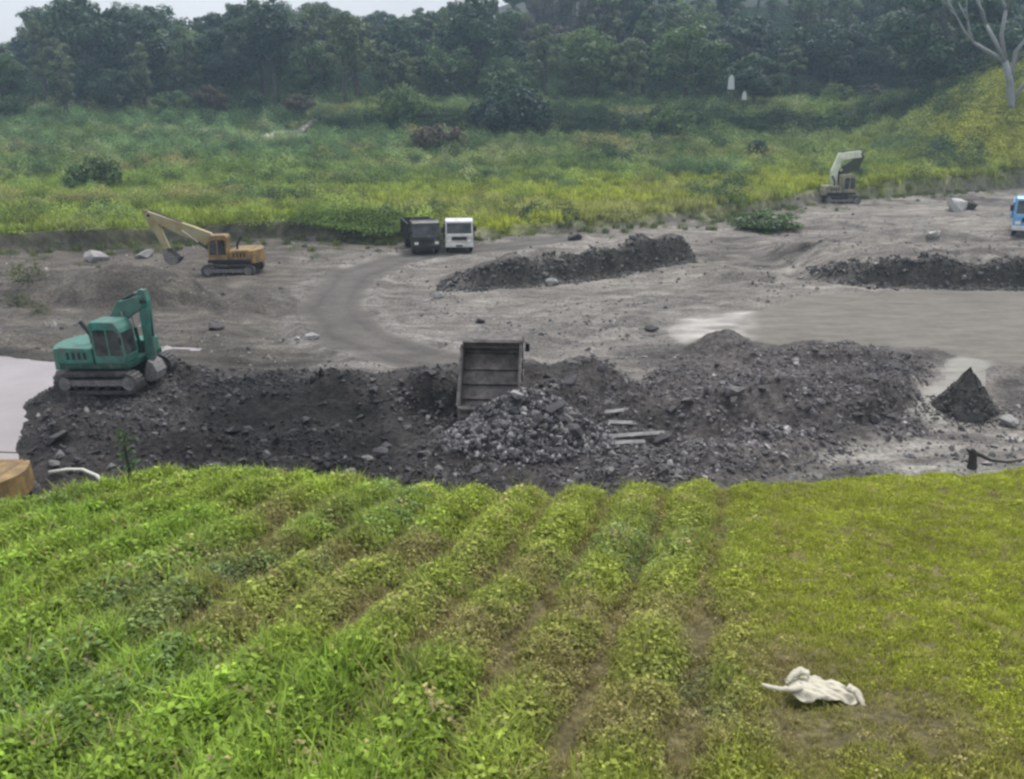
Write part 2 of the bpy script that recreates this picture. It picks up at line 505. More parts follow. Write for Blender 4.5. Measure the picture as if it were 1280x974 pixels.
def soil_colour(x, y):
    n1, n2, n3 = fbm(x * 0.15, y * 0.3, 71), fbm(x * 0.6, y * 1.3, 72), fbm(x * 2.4, y * 3.5, 73)
    C = lambda *c: np.array(c)[None, None, :] if x.ndim == 2 else np.array(c)[None, :]
    E = lambda a: a[..., None]
    n4 = fbm(x * 0.11 + 5, y * 0.16, 74, 5, 0.6)
    q = C(0.166, 0.156, 0.146) * E(1 + 0.3 * n1 + 0.36 * n2 + 0.2 * n3 - 0.45 * sstep(n4, 0.05, 0.5))
    q = q * (1 - 0.34 * E(ruts(x, y) * sstep(n2, -0.6, 0.1)))
    lw = 1 - sstep(x / np.maximum(y, 1), -0.32, -0.12)          # browner, damper gravel west of the road
    q = q * (1 - E(lw) * C(0.46, 0.475, 0.5))
    q = q + C(0.03, 0.028, 0.02) * E(sstep(n2, 0.1, 0.7))
    warm = sstep(y, 40, 60)
    q = q * (1 + E(warm) * C(0.02, 0.0, -0.03))
    fl = sstep(-poly_sd(x, y, FLAT), -0.8, 0.5)
    q = q * (1 - E(fl)) + E(fl) * C(0.116, 0.107, 0.093) * E(1 + 0.06 * n1)
    cr = sstep(-poly_sd(x, y, CREAM), -0.5, 0.8) * sstep(n2, -0.5, 0.3)
    q = q * (1 - E(cr)) + E(cr) * C(0.31, 0.3, 0.285)
    pa = sstep(-poly_sd(x, y, PATH), -0.25, 0.3)
    q = q * (1 - E(pa)) + E(pa) * C(0.2, 0.195, 0.178)
    rd = line_d(x, y, ROAD) + 0.35 * fbm(x * 0.8, y * 0.8, 75, 4)
    ro = (1 - sstep(rd, 1.3, 2.1)) * 0.95
    q = q * (1 - E(ro)) + E(ro) * C(0.084, 0.078, 0.073) * E(1 + 0.15 * n3 + 0.22 * n2 - 0.22 * np.exp(-((rd - 0.85) / 0.22) ** 2))
    be = np.exp(-((rd - 2.4) / 0.5) ** 2) * 0.6 * sstep(n2, -0.5, 0.3)
    q = q * (1 - E(be)) + E(be) * C(0.24, 0.23, 0.22)
    ru = sstep(-poly_sd(x, y, RUB), -0.5, 0.6)
    q = q * (1 - E(ru)) + E(ru) * C(0.068, 0.062, 0.06) * E((1 + 0.4 * n2 + 0.3 * n3 + 0.6 * n4) * (0.7 + 0.5 * sstep(x, -4, 5)))
    we = sstep(-poly_sd(x, y, DARK_PATCH), -0.5, 0.5) * sstep(n2, -0.7, 0.0)  # near-black patch left of centre in the rubble bank
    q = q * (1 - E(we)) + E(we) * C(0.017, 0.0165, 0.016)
    r2 = sstep(-poly_sd(x, y, RUB2), -0.5, 0.6) * sstep(n2, -0.6, 0.1)
    q = q * (1 - E(r2)) + E(r2) * C(0.07, 0.066, 0.062)
    for rg in (RIDGE_A, RIDGE_B):      # shade of the faces turned to the camera, painted into the soil
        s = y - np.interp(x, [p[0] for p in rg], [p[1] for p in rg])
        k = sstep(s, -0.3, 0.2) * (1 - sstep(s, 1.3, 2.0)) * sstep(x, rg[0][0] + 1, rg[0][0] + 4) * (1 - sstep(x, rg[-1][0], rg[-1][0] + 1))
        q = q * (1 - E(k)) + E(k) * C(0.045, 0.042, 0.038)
    po = poly_sd(x, y, POOL)
    wet = (1 - sstep(po, 0.15, 1.3)) 
    q = q * (1 - 0.45 * E(wet))
    sand = sstep(-poly_sd(x, y, pix((980, 600), (1040, 572), (1150, 548), (1290, 540), (1290, 620), (990, 630))), -0.4, 0.5) * sstep(n2, -0.4, 0.2)
    q = q * (1 - E(sand)) + E(sand) * C(0.27, 0.26, 0.24)
    # far field soil and the bank's soil
    yf = np.interp(x, FIELD_X, FIELD_Y)
    f = sstep(y - yf, -0.4, 0.4)
    fs = C(0.15, 0.16, 0.075) * E(1 + 0.3 * n1)
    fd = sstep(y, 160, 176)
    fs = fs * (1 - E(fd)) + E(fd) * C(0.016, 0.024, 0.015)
    cut = (1 - sstep(x, -18, -2)) * (1 - sstep(y - yf, 0.7, 1.4))
    fs = fs * (1 - E(cut)) + E(cut) * C(0.045, 0.045, 0.028)  # step face darkened in the soil colour to stand for its shade
    for s in SANDS:
        k = sstep(-poly_sd(x, y, s), -1.0, 1.0)
        fs = fs * (1 - E(k)) + E(k) * C(0.4, 0.38, 0.36)
    q = q * (1 - E(f)) + E(f) * fs
    ye = np.interp(x, EDGE_X, EDGE_Y)
    b = 1 - sstep(y - ye, 0.6, 2.2)
    bs = C(0.135, 0.118, 0.055) * E(1 + 0.35 * n3) 
    q = q * (1 - E(b)) + E(b) * bs
    return np.clip(q * C(1.015, 1.0, 0.955), 0.012, 0.7)


SANDS = []
for sx, sy, hw in ((268, 163, 3.6), (358, 168, 4.8)):
    d = ray(sx, sy)
    t = np.linspace(60, 200, 3000)
    zz = CAM_H + d.z * t - np.interp(d.y * t, [0, 60, 85, 100, 120, 150, 172, 190], [0.5, 0.5, 0.8, 1.3, 2.4, 6.1, 9.7, 12])
    i = int(np.argmax(zz < 0))
    cx, cy = d.x * t[i], d.y * t[i]
    SANDS.append([(cx - hw, cy - 7.5), (cx, cy - 8.5), (cx + hw, cy - 7.0), (cx + hw * 0.9, cy + 2.5), (cx - hw * 0.7, cy + 3.0)])

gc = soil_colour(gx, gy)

fx = 0.25 * (gx[:-1, :-1] + gx[1:, :-1] + gx[:-1, 1:] + gx[1:, 1:])
fy = 0.25 * (gy[:-1, :-1] + gy[1:, :-1] + gy[:-1, 1:] + gy[1:, 1:])
reg = np.zeros(fx.shape, int)                                        # 0 quarry floor
reg[poly_sd(fx, fy, RUB) < 0] = 1
reg[line_d(fx, fy, ROAD) < 1.8] = 2
reg[(poly_sd(fx, fy, FLAT) < 0) | (poly_sd(fx, fy, CREAM) < 0)] = 3
reg[poly_sd(fx, fy, PATH) < 0] = 4
reg[fy > np.interp(fx, FIELD_X, FIELD_Y)] = 5
reg[fy > 176] = 6
reg[fy < np.interp(fx, EDGE_X, EDGE_Y) + 2.0] = 7


def region(name, k, m, label, smooth=True):
    ii, jj = np.where(reg == k)
    q = np.stack([ii * NC + jj, ii * NC + jj + 1, (ii + 1) * NC + jj + 1, (ii + 1) * NC + jj], 1)
    used, inv = np.unique(q.ravel(), return_inverse=True)
    co = np.stack([gx.ravel()[used], gy.ravel()[used], gz.ravel()[used]], 1)
    me = bpy.data.meshes.new(name)
    me.vertices.add(len(co))
    me.vertices.foreach_set('co', co.ravel())
    me.loops.add(len(inv))
    me.loops.foreach_set('vertex_index', inv.astype(np.int32))
    me.polygons.add(len(q))
    me.polygons.foreach_set('loop_start', np.arange(0, len(inv), 4, dtype=np.int32))
    me.update(calc_edges=True)
    a = me.attributes.new('soil', 'FLOAT_COLOR', 'POINT')
    cc = np.concatenate([gc.reshape(-1, 3)[used], np.ones((len(used), 1))], 1)
    a.data.foreach_set('color', cc.ravel())
    o = link(name, me, m, smooth=smooth)
    return tag(o, label, kind='structure')


G_GRAVEL = ground_mat('grey_gravel_ground', fine=7.0, amp=0.4, bump=0.9, bdist=0.12, streak=0.3)
G_MUDFLAT = ground_mat('wet_silt', rough=0.7, fine=2.0, amp=0.1, bump=0.25, bdist=0.03, streak=0.2, spec=0.2)
G_ROAD = ground_mat('packed_gravel_road', fine=6.0, amp=0.18, bump=0.4, bdist=0.05, streak=0.12)
G_RUBBLE = ground_mat('dark_rubble_earth', fine=5.0, amp=0.55, bump=1.0, bdist=0.2, streak=0.3)
G_FIELD = ground_mat('field_soil', fine=2.0, amp=0.4, bump=0.5, bdist=0.2)
G_BANK = ground_mat('bank_soil', fine=14.0, amp=0.45, bump=0.8, bdist=0.05)
region('quarry_floor', 0, G_GRAVEL, 'grey gravel and mud of the quarried riverbed')
RUBBLE = region('rubble_bank', 1, G_RUBBLE, 'long dark bank of broken rock behind the grass')
region('haul_road', 2, G_ROAD, 'curved packed gravel haul road through the quarry')
region('mud_flat', 3, G_MUDFLAT, 'smooth grey silt flat on the right of the quarry')
region('dirt_path', 4, G_MUDFLAT, 'short pale sloping strip of dirt beside the dark gravel cone')
region('far_field', 5, G_FIELD, 'overgrown green field between quarry and wood')
region('hillside', 6, G_FIELD, 'dark wooded hillside')
region('grass_bank', 7, G_BANK, 'sloping weedy grass bank in the foreground')

me = bpy.data.meshes.new('ground')
S = 3500
me.from_pydata([(-S, -S, -3), (S, -S, -3), (S, S, -3), (-S, S, -3)], [], [(0, 1, 2, 3)])
tag(link('ground', me, pmat('distant_ground', (0.07, 0.08, 0.05), 0.95, var=0.4, scale=0.02)), 'ground stretching to the horizon', kind='structure')

# muddy pool
me = bpy.data.meshes.new('muddy_pool')
pp = POOL
xs = [p[0] for p in pp]
ys = [p[1] for p in pp]
me.from_pydata([(min(xs) - 1, min(ys) - 1, -0.06), (max(xs) + 0.8, min(ys) - 1, -0.06), (max(xs) + 0.8, max(ys) + 1, -0.06), (min(xs) - 1, max(ys) + 1, -0.06)], [], [(0, 1, 2, 3)])
mw, n, l, b, out = new_mat('muddy_water')
l.new(mixrgb(n, l, (0.27, 0.235, 0.225), (0.22, 0.195, 0.185), noise(n, l, 0.4)), b.inputs['Base Color'])
b.inputs['Roughness'].default_value = 0.12
b.inputs['IOR'].default_value = 1.33
bp = n.new('ShaderNodeBump')
bp.inputs['Strength'].default_value = 0.08
bp.inputs['Distance'].default_value = 0.05
l.new(noise(n, l, 3.0, 3, lo=0.2, hi=0.8), bp.inputs['Height'])
l.new(bp.outputs[0], b.inputs['Normal'])
tag(link('muddy_pool', me, mw), 'pale pinkish muddy pool left of the green excavator', kind='structure')


# ------------------------------------------------------------------ mesh builder
class MB:
    def __init__(self): self.bm = bmesh.new()

    def _add(self, fn, bevel=0.0, mat=None):
        t = bmesh.new()
        fn(t)
        if bevel:
            es = [e for e in t.edges if len(e.link_faces) == 2 and e.calc_face_angle(0) > 0.6]
            bmesh.ops.bevel(t, geom=es, offset=bevel, segments=2, affect='EDGES', profile=0.6)
        if mat is not None: t.transform(mat)
        me = bpy.data.meshes.new('t')
        t.to_mesh(me)
        t.free()
        self.bm.from_mesh(me)
        bpy.data.meshes.remove(me)
        return self

    def box(self, x0, x1, y0, y1, z0, z1, bevel=0.02, mat=None):
        def f(t):
            bmesh.ops.create_cube(t, size=1)
            for v in t.verts:
                v.co = Vector((x0 + (v.co.x + .5) * (x1 - x0), y0 + (v.co.y + .5) * (y1 - y0), z0 + (v.co.z + .5) * (z1 - z0)))
        return self._add(f, bevel, mat)

    def prism(self, poly, y0, y1, bevel=0.02, mat=None):
        """polygon in the x-z plane, carried from y0 to y1"""
        def f(t):
            a = [t.verts.new((p[0], y0, p[1])) for p in poly]
            c = [t.verts.new((p[0], y1, p[1])) for p in poly]
            t.faces.new(a)
            t.faces.new(c[::-1])
            k = len(poly)
            for i in range(k): t.faces.new((a[i], c[i], c[(i + 1) % k], a[(i + 1) % k]))
            bmesh.ops.recalc_face_normals(t, faces=t.faces)
        return self._add(f, bevel, mat)

    def beam(self, pts, hs, y0, y1, bevel=0.02, mat=None):
        """boom-like box section along a bent centre line in the x-z plane"""
        up, lo = [], []
        for i, (x, z) in enumerate(pts):
            a = Vector(pts[max(i - 1, 0)])
            c = Vector(pts[min(i + 1, len(pts) - 1)])
            d = (c - a).normalized()
            nrm = Vector((-d.y, d.x)) * hs[i] * 0.5
            up.append((x + nrm.x, z + nrm.y))
            lo.append((x - nrm.x, z - nrm.y))
        return self.prism(up + lo[::-1], y0, y1, bevel, mat)

    def tube(self, pts, rs, seg=8, mat=None):
        def f(t):
            rings = []
            for i, p in enumerate(pts):
                p = Vector(p)
                a = Vector(pts[max(i - 1, 0)])
                c = Vector(pts[min(i + 1, len(pts) - 1)])
                d = (c - a).normalized()
                u = d.cross(Vector((0.3, 0.1, 1.0)) if abs(d.z) < 0.9 else Vector((1, 0.2, 0))).normalized()
                w = d.cross(u)
                r = rs[i] if hasattr(rs, '__len__') else rs
                rings.append([t.verts.new(p + (u * math.cos(k * 2 * math.pi / seg) + w * math.sin(k * 2 * math.pi / seg)) * r) for k in range(seg)])
            for a, c in zip(rings[:-1], rings[1:]):
                for k in range(seg): t.faces.new((a[k], a[(k + 1) % seg], c[(k + 1) % seg], c[k]))
            t.faces.new(rings[0][::-1])
            t.faces.new(rings[-1])
            bmesh.ops.recalc_face_normals(t, faces=t.faces)
        return self._add(f, 0, mat)

    def wheel(self, x, z, y0, y1, prof, seg=20, mat=None):
        """lathe about a line parallel to y; prof = [(t across width 0..1, radius)]"""
        def f(t):
            rings = []
            for tt, r in prof:
                yy = y0 + (y1 - y0) * tt
                rings.append([t.verts.new((x + r * math.cos(k * 2 * math.pi / seg), yy, z + r * math.sin(k * 2 * math.pi / seg))) for k in range(seg)])
            for a, c in zip(rings[:-1], rings[1:]):
                for k in range(seg): t.faces.new((a[k], a[(k + 1) % seg], c[(k + 1) % seg], c[k]))
            t.faces.new(rings[0][::-1])
            t.faces.new(rings[-1])
            bmesh.ops.recalc_face_normals(t, faces=t.faces)
        return self._add(f, 0, mat)

    def build(self, name, m, parent=None, smooth=False, loc=None):
        me = bpy.data.meshes.new(name)
        self.bm.to_mesh(me)
        self.bm.free()
        o = link(name, me, m, parent, smooth)
        if loc: o.location = loc
        return o


# ------------------------------------------------------------------ excavator (faces +x, origin on the ground)
def excavator(loc, rz, paint, dark, label, boom, stick, bucket, boom_h, stick_h, boom_paint=None, stick_mat=None, lean=(0, 0), turn=0.0, bscale=1.0, s=1.0, cab_near=-1, group='excavators in the quarry'):
    root = empty('excavator', loc, rz, lean[0], lean[1], s)
    tag(root, label, 'excavator', group)
    bp_ = boom_paint or paint
    # undercarriage: two crawler tracks with wheels and pads
    for sy in (-1, 1):
        y0, y1 = (sy * 1.25 - 0.25, sy * 1.25 + 0.25)
        mb = MB()
        L, r = 1.35, 0.38
        prof = [(L * 1.0 + r * math.cos(a), 0.4 + r * math.sin(a)) for a in np.linspace(-math.pi / 2, math.pi / 2, 9)]
        prof += [(-L + r * math.cos(a), 0.4 + r * math.sin(a)) for a in np.linspace(math.pi / 2, 3 * math.pi / 2, 9)]
        inner = [(x * 0.93, 0.4 + (z - 0.4) * 0.78) for x, z in prof]
        k = len(prof)

        def band(t, y0=y0, y1=y1):
            A = [t.verts.new((p[0], y0, p[1])) for p in prof]
            B = [t.verts.new((p[0], y1, p[1])) for p in prof]
            C_ = [t.verts.new((p[0], y0, p[1])) for p in inner]
            D_ = [t.verts.new((p[0], y1, p[1])) for p in inner]
            for i in range(k):
                j = (i + 1) % k
                for q in ((A[i], A[j], B[j], B[i]), (C_[i], D_[i], D_[j], C_[j]), (A[i], C_[i], C_[j], A[j]), (B[i], B[j], D_[j], D_[i])): t.faces.new(q)
            bmesh.ops.recalc_face_normals(t, faces=t.faces)
        mb._add(band)
        # grouser pads
        per = []
        for i in range(k):
            a, c = Vector(prof[i]), Vector(prof[(i + 1) % k])
            m_ = max(1, int((c - a).length / 0.14))
            for q in range(m_):
                per.append((a.lerp(c, (q + 0.5) / m_), (c - a).normalized()))
        for p, d in per:
            nrm = Vector((d.y, -d.x))
            mt = Matrix.Translation((p.x + nrm.x * 0.02, 0, p.y + nrm.y * 0.02)) @ Matrix.Rotation(-math.atan2(d.y, d.x), 4, 'Y')
            mb.box(-0.055, 0.055, y0 - 0.02, y1 + 0.02, -0.02, 0.02, 0, mt)
        tr = mb.build('track', M['track'], root)
        for x in (-L, L): MB().wheel(x, 0.4, y0 + 0.03, y1 - 0.03, [(0, 0.08), (0, 0.27), (1, 0.27), (1, 0.08)], 16).build('sprocket', M['mudsteel'], tr)
        for x in np.linspace(-0.9, 0.9, 5):
            MB().wheel(x, 0.22, y0 + 0.05, y1 - 0.05, [(0, 0.05), (0, 0.1), (1, 0.1), (1, 0.05)], 10).build('roller', M['black'], tr)
        MB().box(-1.15, 1.15, y0 + 0.08, y1 - 0.08, 0.27, 0.52, 0.03).build('track_frame', M['mudsteel'], tr)
    MB().box(-0.75, 0.75, -1.02, 1.02, 0.42, 0.72, 0.05).wheel(0, 0, 0, 0.2, [(0, 0.55), (0, 0.62), (1, 0.62), (1, 0.55)], 24, Matrix.Translation((0, 0, 0.72)) @ Matrix.Rotation(R(90), 4, 'X')).build('undercarriage', M['black'], root)
    # upper house
    c = cab_near
    T = Matrix.Rotation(turn, 4, 'Z')

    def put(mb, name, m, parent=root, smooth=False):
        mb.bm.transform(T)
        return mb.build(name, m, parent, smooth)
    put(MB().box(-1.55, 1.35, -1.2, 1.2, 0.9, 1.12, 0.04), 'turntable_deck', dark)
    hood = put(MB().prism([(-1.55, 1.12), (-0.1, 1.12), (-0.1, 1.72), (-1.45, 1.78), (-1.58, 1.6)], -1.2, 1.2, 0.05), 'engine_hood', paint)
    for i in range(4):
        put(MB().box(-1.2 + i * 0.24, -1.08 + i * 0.24, c * 1.203 - 0.012, c * 1.203 + 0.012, 1.3, 1.58, 0), 'vent', M['black'], hood)
    # counterweight: rounded tail block
    pts = []
    for a in np.linspace(-1, 1, 9):
        pts.append((-1.58 - 0.62 * math.cos(a * 1.25), 1.2 * a))
    def cw(t):
        lo = [t.verts.new((x, y, 0.88)) for x, y in pts] + [t.verts.new((-1.56, 1.2, 0.88)), t.verts.new((-1.56, -1.2, 0.88))]
        hi = [t.verts.new((x + 0.06, y, 1.74)) for x, y in pts] + [t.verts.new((-1.56, 1.2, 1.74)), t.verts.new((-1.56, -1.2, 1.74))]
        t.faces.new(lo)
        t.faces.new(hi[::-1])
        for i in range(len(lo)): t.faces.new((lo[i], hi[i], hi[(i + 1) % len(lo)], lo[(i + 1) % len(lo)]))
        bmesh.ops.recalc_face_normals(t, faces=t.faces)
    m2 = MB()
    m2._add(cw, 0.03)
    put(m2, 'counterweight', paint)
    put(MB().box(-0.1, 1.3, -c * 0.35 - 0.35 if c > 0 else 0.45, -c * 0.35 + 0.35 if c > 0 else 1.18, 1.12, 1.6, 0.05), 'tool_box', paint)
    # cab: posts, roof, arched frame, panes
    ya, yb = sorted((c * 1.2, c * 0.28))
    cabp = [(-0.02, 1.12), (1.22, 1.12), (1.3, 1.55), (1.2, 2.35), (1.02, 2.68), (0.08, 2.72), (-0.04, 2.5)]
    cabin = put(MB().prism([(-0.02, 1.12), (1.22, 1.12), (1.28, 1.42), (-0.02, 1.42)], ya, yb, 0.03)
                .prism([(-0.02, 1.42), (0.09, 1.42), (0.1, 2.6), (-0.03, 2.55)], ya, yb, 0.02)
                .prism([(1.19, 1.42), (1.28, 1.42), (1.22, 2.32), (1.12, 2.32)], ya, ya + 0.08, 0.015)
                .prism([(1.19, 1.42), (1.28, 1.42), (1.22, 2.32), (1.12, 2.32)], yb - 0.08, yb, 0.015)
                .prism([(0.6, 1.42), (0.68, 1.42), (0.68, 2.45), (0.6, 2.45)], ya, ya + 0.05, 0.01)
                .prism([(0.6, 1.42), (0.68, 1.42), (0.68, 2.45), (0.6, 2.45)], yb - 0.05, yb, 0.01), 'cab', paint)
    put(MB().prism([(-0.06, 2.42), (0.1, 2.36), (0.2, 2.45), (1.0, 2.42), (1.12, 2.28), (1.24, 2.3), (1.2, 2.48), (1.04, 2.74), (0.06, 2.77), (-0.06, 2.62)], ya - 0.02, yb + 0.02, 0.04), 'roof', paint, cabin)
    for y_, nm in ((ya + 0.03, 'side_window'), (yb - 0.03, 'side_window')):
        put(MB().prism([(0.09, 1.43), (0.6, 1.43), (0.6, 2.44), (0.2, 2.44), (0.09, 2.36)], y_ - 0.008, y_ + 0.008, 0), nm, M['glass'], cabin)
        put(MB().prism([(0.68, 1.43), (1.19, 1.43), (1.12, 2.3), (1.0, 2.42), (0.68, 2.43)], y_ - 0.008, y_ + 0.008, 0), nm, M['glass'], cabin)
    put(MB().prism([(1.235, 1.43), (1.25, 1.43), (1.18, 2.31), (1.165, 2.31)], ya + 0.08, yb - 0.08, 0), 'windscreen', M['glass'], cabin)
    put(MB().box(0.15, 0.6, (ya + yb) / 2 - 0.25, (ya + yb) / 2 + 0.25, 1.2, 1.62, 0.05).box(0.12, 0.28, (ya + yb) / 2 - 0.24, (ya + yb) / 2 + 0.24, 1.55, 2.2, 0.06), 'seat', M['black'], cabin)
    put(MB().tube([(-0.5, 0.45 * c, 1.7), (-0.52, 0.45 * c, 2.1), (-0.85, 0.45 * c, 2.62)], [0.075, 0.08, 0.085], 10), 'exhaust', M['black'])
    put(MB().tube([(-1.4, -c * 1.1, 1.75), (-1.4, -c * 1.1, 2.05), (-0.2, -c * 1.1, 2.05), (-0.2, -c * 1.1, 1.7)], 0.022, 6), 'handrail', M['black'])
    put(MB().box(1.24, 1.3, c * 1.3 - 0.1, c * 1.3 + 0.02, 1.9, 2.2, 0.01).tube([(1.2, c * 1.2, 2.25), (1.27, c * 1.28, 2.2)], 0.015, 6), 'mirror', M['black'])
    # boom, stick, bucket and rams
    bw, bo = 0.2, -c * 0.12
    bm_ = MB().beam(boom, boom_h, bo - bw, bo + bw, 0.03)
    bmo = put(bm_, 'boom', bp_)
    put(MB().tube([(boom[-1][0], bo - 0.3, boom[-1][1]), (boom[-1][0], bo + 0.3, boom[-1][1])], 0.09, 10), 'pin', M['black'], bmo)
    sto = put(MB().beam(stick, stick_h, bo - 0.15, bo + 0.15, 0.025), 'stick', stick_mat or bp_)
    bx, bz, ba = bucket
    prof = [(0.0, 0.1), (0.35, 0.08), (0.75, -0.25), (0.85, -0.7), (0.6, -1.0), (0.25, -1.05), (0.22, -1.0), (0.55, -0.92), (0.76, -0.68), (0.66, -0.28), (0.3, 0.0), (0.0, 0.02)]
    mt = Matrix.Translation((bx, 0, bz)) @ Matrix.Rotation(ba, 4, 'Y') @ Matrix.Scale(bscale, 4)
    b = MB().prism(prof, bo - 0.5, bo + 0.5, 0.0, mt)
    side = [(0.0, 0.08), (0.33, 0.05), (0.72, -0.26), (0.8, -0.7), (0.58, -0.97), (0.25, -1.0), (0.05, -0.4)]
    b.prism(side, bo - 0.52, bo - 0.48, 0, mt).prism(side, bo + 0.48, bo + 0.52, 0, mt)
    bk = put(b, 'bucket', stick_mat or M['mudsteel'])
    for i in range(5):
        put(MB().prism([(0.3, -1.08), (0.3, -0.98), (0.06, -1.03)], bo - 0.48 + i * 0.22, bo - 0.38 + i * 0.22, 0, mt), 'tooth', M['black'], bk)

    def ram(a, b_, y, r=0.07):
        a, b_ = Vector((a[0], y, a[1])), Vector((b_[0], y, b_[1]))
        o = put(MB().tube([a, a.lerp(b_, 0.58)], r, 10), 'hydraulic_cylinder', dark)
        put(MB().tube([a.lerp(b_, 0.56), b_], r * 0.55, 8), 'piston_rod', M['chrome'], o)
    for k_ in (-1, 1):      # hydraulic hoses looping from boom to stick
        e = Vector((boom[-1][0], bo + k_ * 0.12, boom[-1][1] + boom_h[-1] * 0.5))
        m0 = Vector((boom[-2][0], bo + k_ * 0.12, boom[-2][1] + boom_h[-2] * 0.5 + 0.03))
        put(MB().tube([m0, m0.lerp(e, 0.6) + Vector((0, 0, 0.08)), e + Vector((0, 0, 0.14)), Vector((stick[0][0], bo + k_ * 0.17, stick[0][1]))], 0.025, 6), 'hose', M['black'], bmo)
    mid = boom[len(boom) // 2]
    for y in (bo - 0.3, bo + 0.3): ram((boom[0][0] + 0.35, 1.05), (mid[0], mid[1] - 0.05), y)
    ram((mid[0], mid[1] + boom_h[len(boom) // 2] * 0.5), (stick[0][0], stick[0][1]), bo, 0.065)
    ram((stick[0][0] * 0.75 + stick[-1][0] * 0.25 + 0.16, stick[0][1] * 0.75 + stick[-1][1] * 0.25), (bx + 0.18, bz + 0.12), bo, 0.06)
    return root


# ------------------------------------------------------------------ dump truck (faces +x, origin under its middle)
def dump_truck(loc, rz, paint, bed_m, label, tilt=0.0, lean=(0, 0), s=1.0, bed_len=3.3, side_h=0.95, group='dump trucks in the quarry', gate_open=0.0, windscreen=None, rib_d=0.07):
    root = empty('dump_truck', loc, rz, lean[0], lean[1], s)
    tag(root, label, 'truck', group)
    W = 1.0
    MB().box(-2.9, 2.75, -0.42, -0.32, 0.62, 0.82, 0.01).box(-2.9, 2.75, 0.32, 0.42, 0.62, 0.82, 0.01).box(-2.9, -2.8, -0.42, 0.42, 0.62, 0.8, 0.01).box(-0.2, 0, -0.42, 0.42, 0.64, 0.8, 0.01).box(0.2, 0.9, 0.45, 0.85, 0.5, 0.85, 0.04).build('chassis', M['black'], root)
    tp = [(0, 0.24), (0, 0.4), (0.12, 0.46), (0.88, 0.46), (1, 0.4), (1, 0.24)]
    rp = [(0, 0.05), (0, 0.12), (0.2, 0.16), (0.1, 0.24), (0.9, 0.24), (0.9, 0.1)]
    for x, ys in ((2.0, (0.72, 0.98)), (-1.7, (0.46, 0.7)), (-1.7, (0.72, 0.98))):
        for sy in (-1, 1):
            t = MB().wheel(x, 0.46, sy * ys[1], sy * ys[0], tp, 22).build('wheel', M['rubber'], root)
            MB().wheel(x, 0.46, sy * (ys[1] - 0.01), sy * (ys[0] + 0.01), rp, 16).build('rim', M['white'], t)
    MB().tube([(-1.7, -0.5, 0.46), (-1.7, 0.5, 0.46)], 0.1, 8).build('axle', M['black'], root)
    MB().tube([(2.0, -0.7, 0.46), (2.0, 0.7, 0.46)], 0.06, 8).build('axle', M['black'], root)
    # cab-over
    body = [(1.35, 0.62), (2.85, 0.62), (2.9, 1.3), (2.86, 1.42), (1.35, 1.42)]
    cab = MB().prism(body, -W, W, 0.05).prism([(1.35, 1.42), (1.46, 1.42), (1.46, 2.25), (1.35, 2.22)], -W, W, 0.02) \
        .prism([(2.75, 1.4), (2.87, 1.4), (2.62, 2.2), (2.5, 2.2)], -W, -W + 0.1, 0.02).prism([(2.75, 1.4), (2.87, 1.4), (2.62, 2.2), (2.5, 2.2)], W - 0.1, W, 0.02) \
        .build('cab', paint, root)
    MB().prism([(1.33, 2.16), (2.62, 2.16), (2.58, 2.28), (2.4, 2.38), (1.4, 2.38), (1.33, 2.3)], -W, W, 0.03).build('roof', paint, cab)
    MB().prism([(2.8, 1.42), (2.83, 1.42), (2.58, 2.17), (2.55, 2.17)], -W + 0.1, W - 0.1, 0).build('windscreen', windscreen or M['glass'], cab)
    for sy in (-1, 1):
        MB().prism([(1.46, 1.43), (2.76, 1.43), (2.52, 2.16), (1.46, 2.16)], sy * (W - 0.04) - 0.01, sy * (W - 0.04) + 0.01, 0).build('side_window', M['glass'], cab)
        d = MB().prism([(1.65, 0.7), (2.55, 0.7), (2.66, 1.4), (1.65, 1.4)], sy * (W + 0.006) - 0.012, sy * (W + 0.006) + 0.012, 0.008).build('door', paint, cab)
        MB().box(1.75, 1.9, sy * (W + 0.03) - 0.02, sy * (W + 0.03) + 0.02, 1.2, 1.25, 0.005).build('handle', M['black'], d)
        MB().wheel(2.91, 0, -0.14, 0.14, [(0, 0.02), (0.0, 0.1), (1, 0.1), (1, 0.02)], 14, Matrix.Translation((0, sy * 0.74, 0.88)) @ Matrix.Scale(0.25, 4, (1, 0, 0)) @ Matrix.Translation((8.6, 0, 0))).build('headlight', M['lamp'], root)
        MB().box(2.62, 2.72, sy * 1.17 - 0.09, sy * 1.17 + 0.09, 1.55, 1.9, 0.02).tube([(2.6, sy * 0.98, 2.05), (2.67, sy * 1.16, 1.9)], 0.015, 6).build('mirror', M['black'], root)
    MB().box(2.86, 2.93, -0.55, 0.55, 0.95, 1.2, 0.01).build('grille', M['black'], cab)
    MB().box(2.8, 3.0, -W - 0.02, W + 0.02, 0.45, 0.7, 0.04).build('bumper', M['black'] if paint is M['charcoal'] else M['white'], root)
    MB().box(2.985, 3.006, -0.25, 0.25, 0.5, 0.62, 0.004).build('number_plate', M['black'], root)
    for sy in (-1, 1):
        MB().box(-2.95, -2.9, sy * 0.7 - 0.15, sy * 0.7 + 0.15, 0.6, 0.72, 0.01).build('tail_lamp', M['red'], root)
        MB().box(-2.42, -2.4, sy * 0.72 - 0.26, sy * 0.72 + 0.26, 0.15, 0.75, 0.005).build('mudflap', M['rubber'], root)
    # tipping bed, hinged at its rear
    px, pz = -2.6, 0.9
    T = Matrix.Translation((px, 0, pz)) @ Matrix.Rotation(-tilt, 4, 'Y') @ Matrix.Translation((-px, 0, -pz))
    x0, x1, zb = -2.95, -2.95 + bed_len + 0.75, 0.95
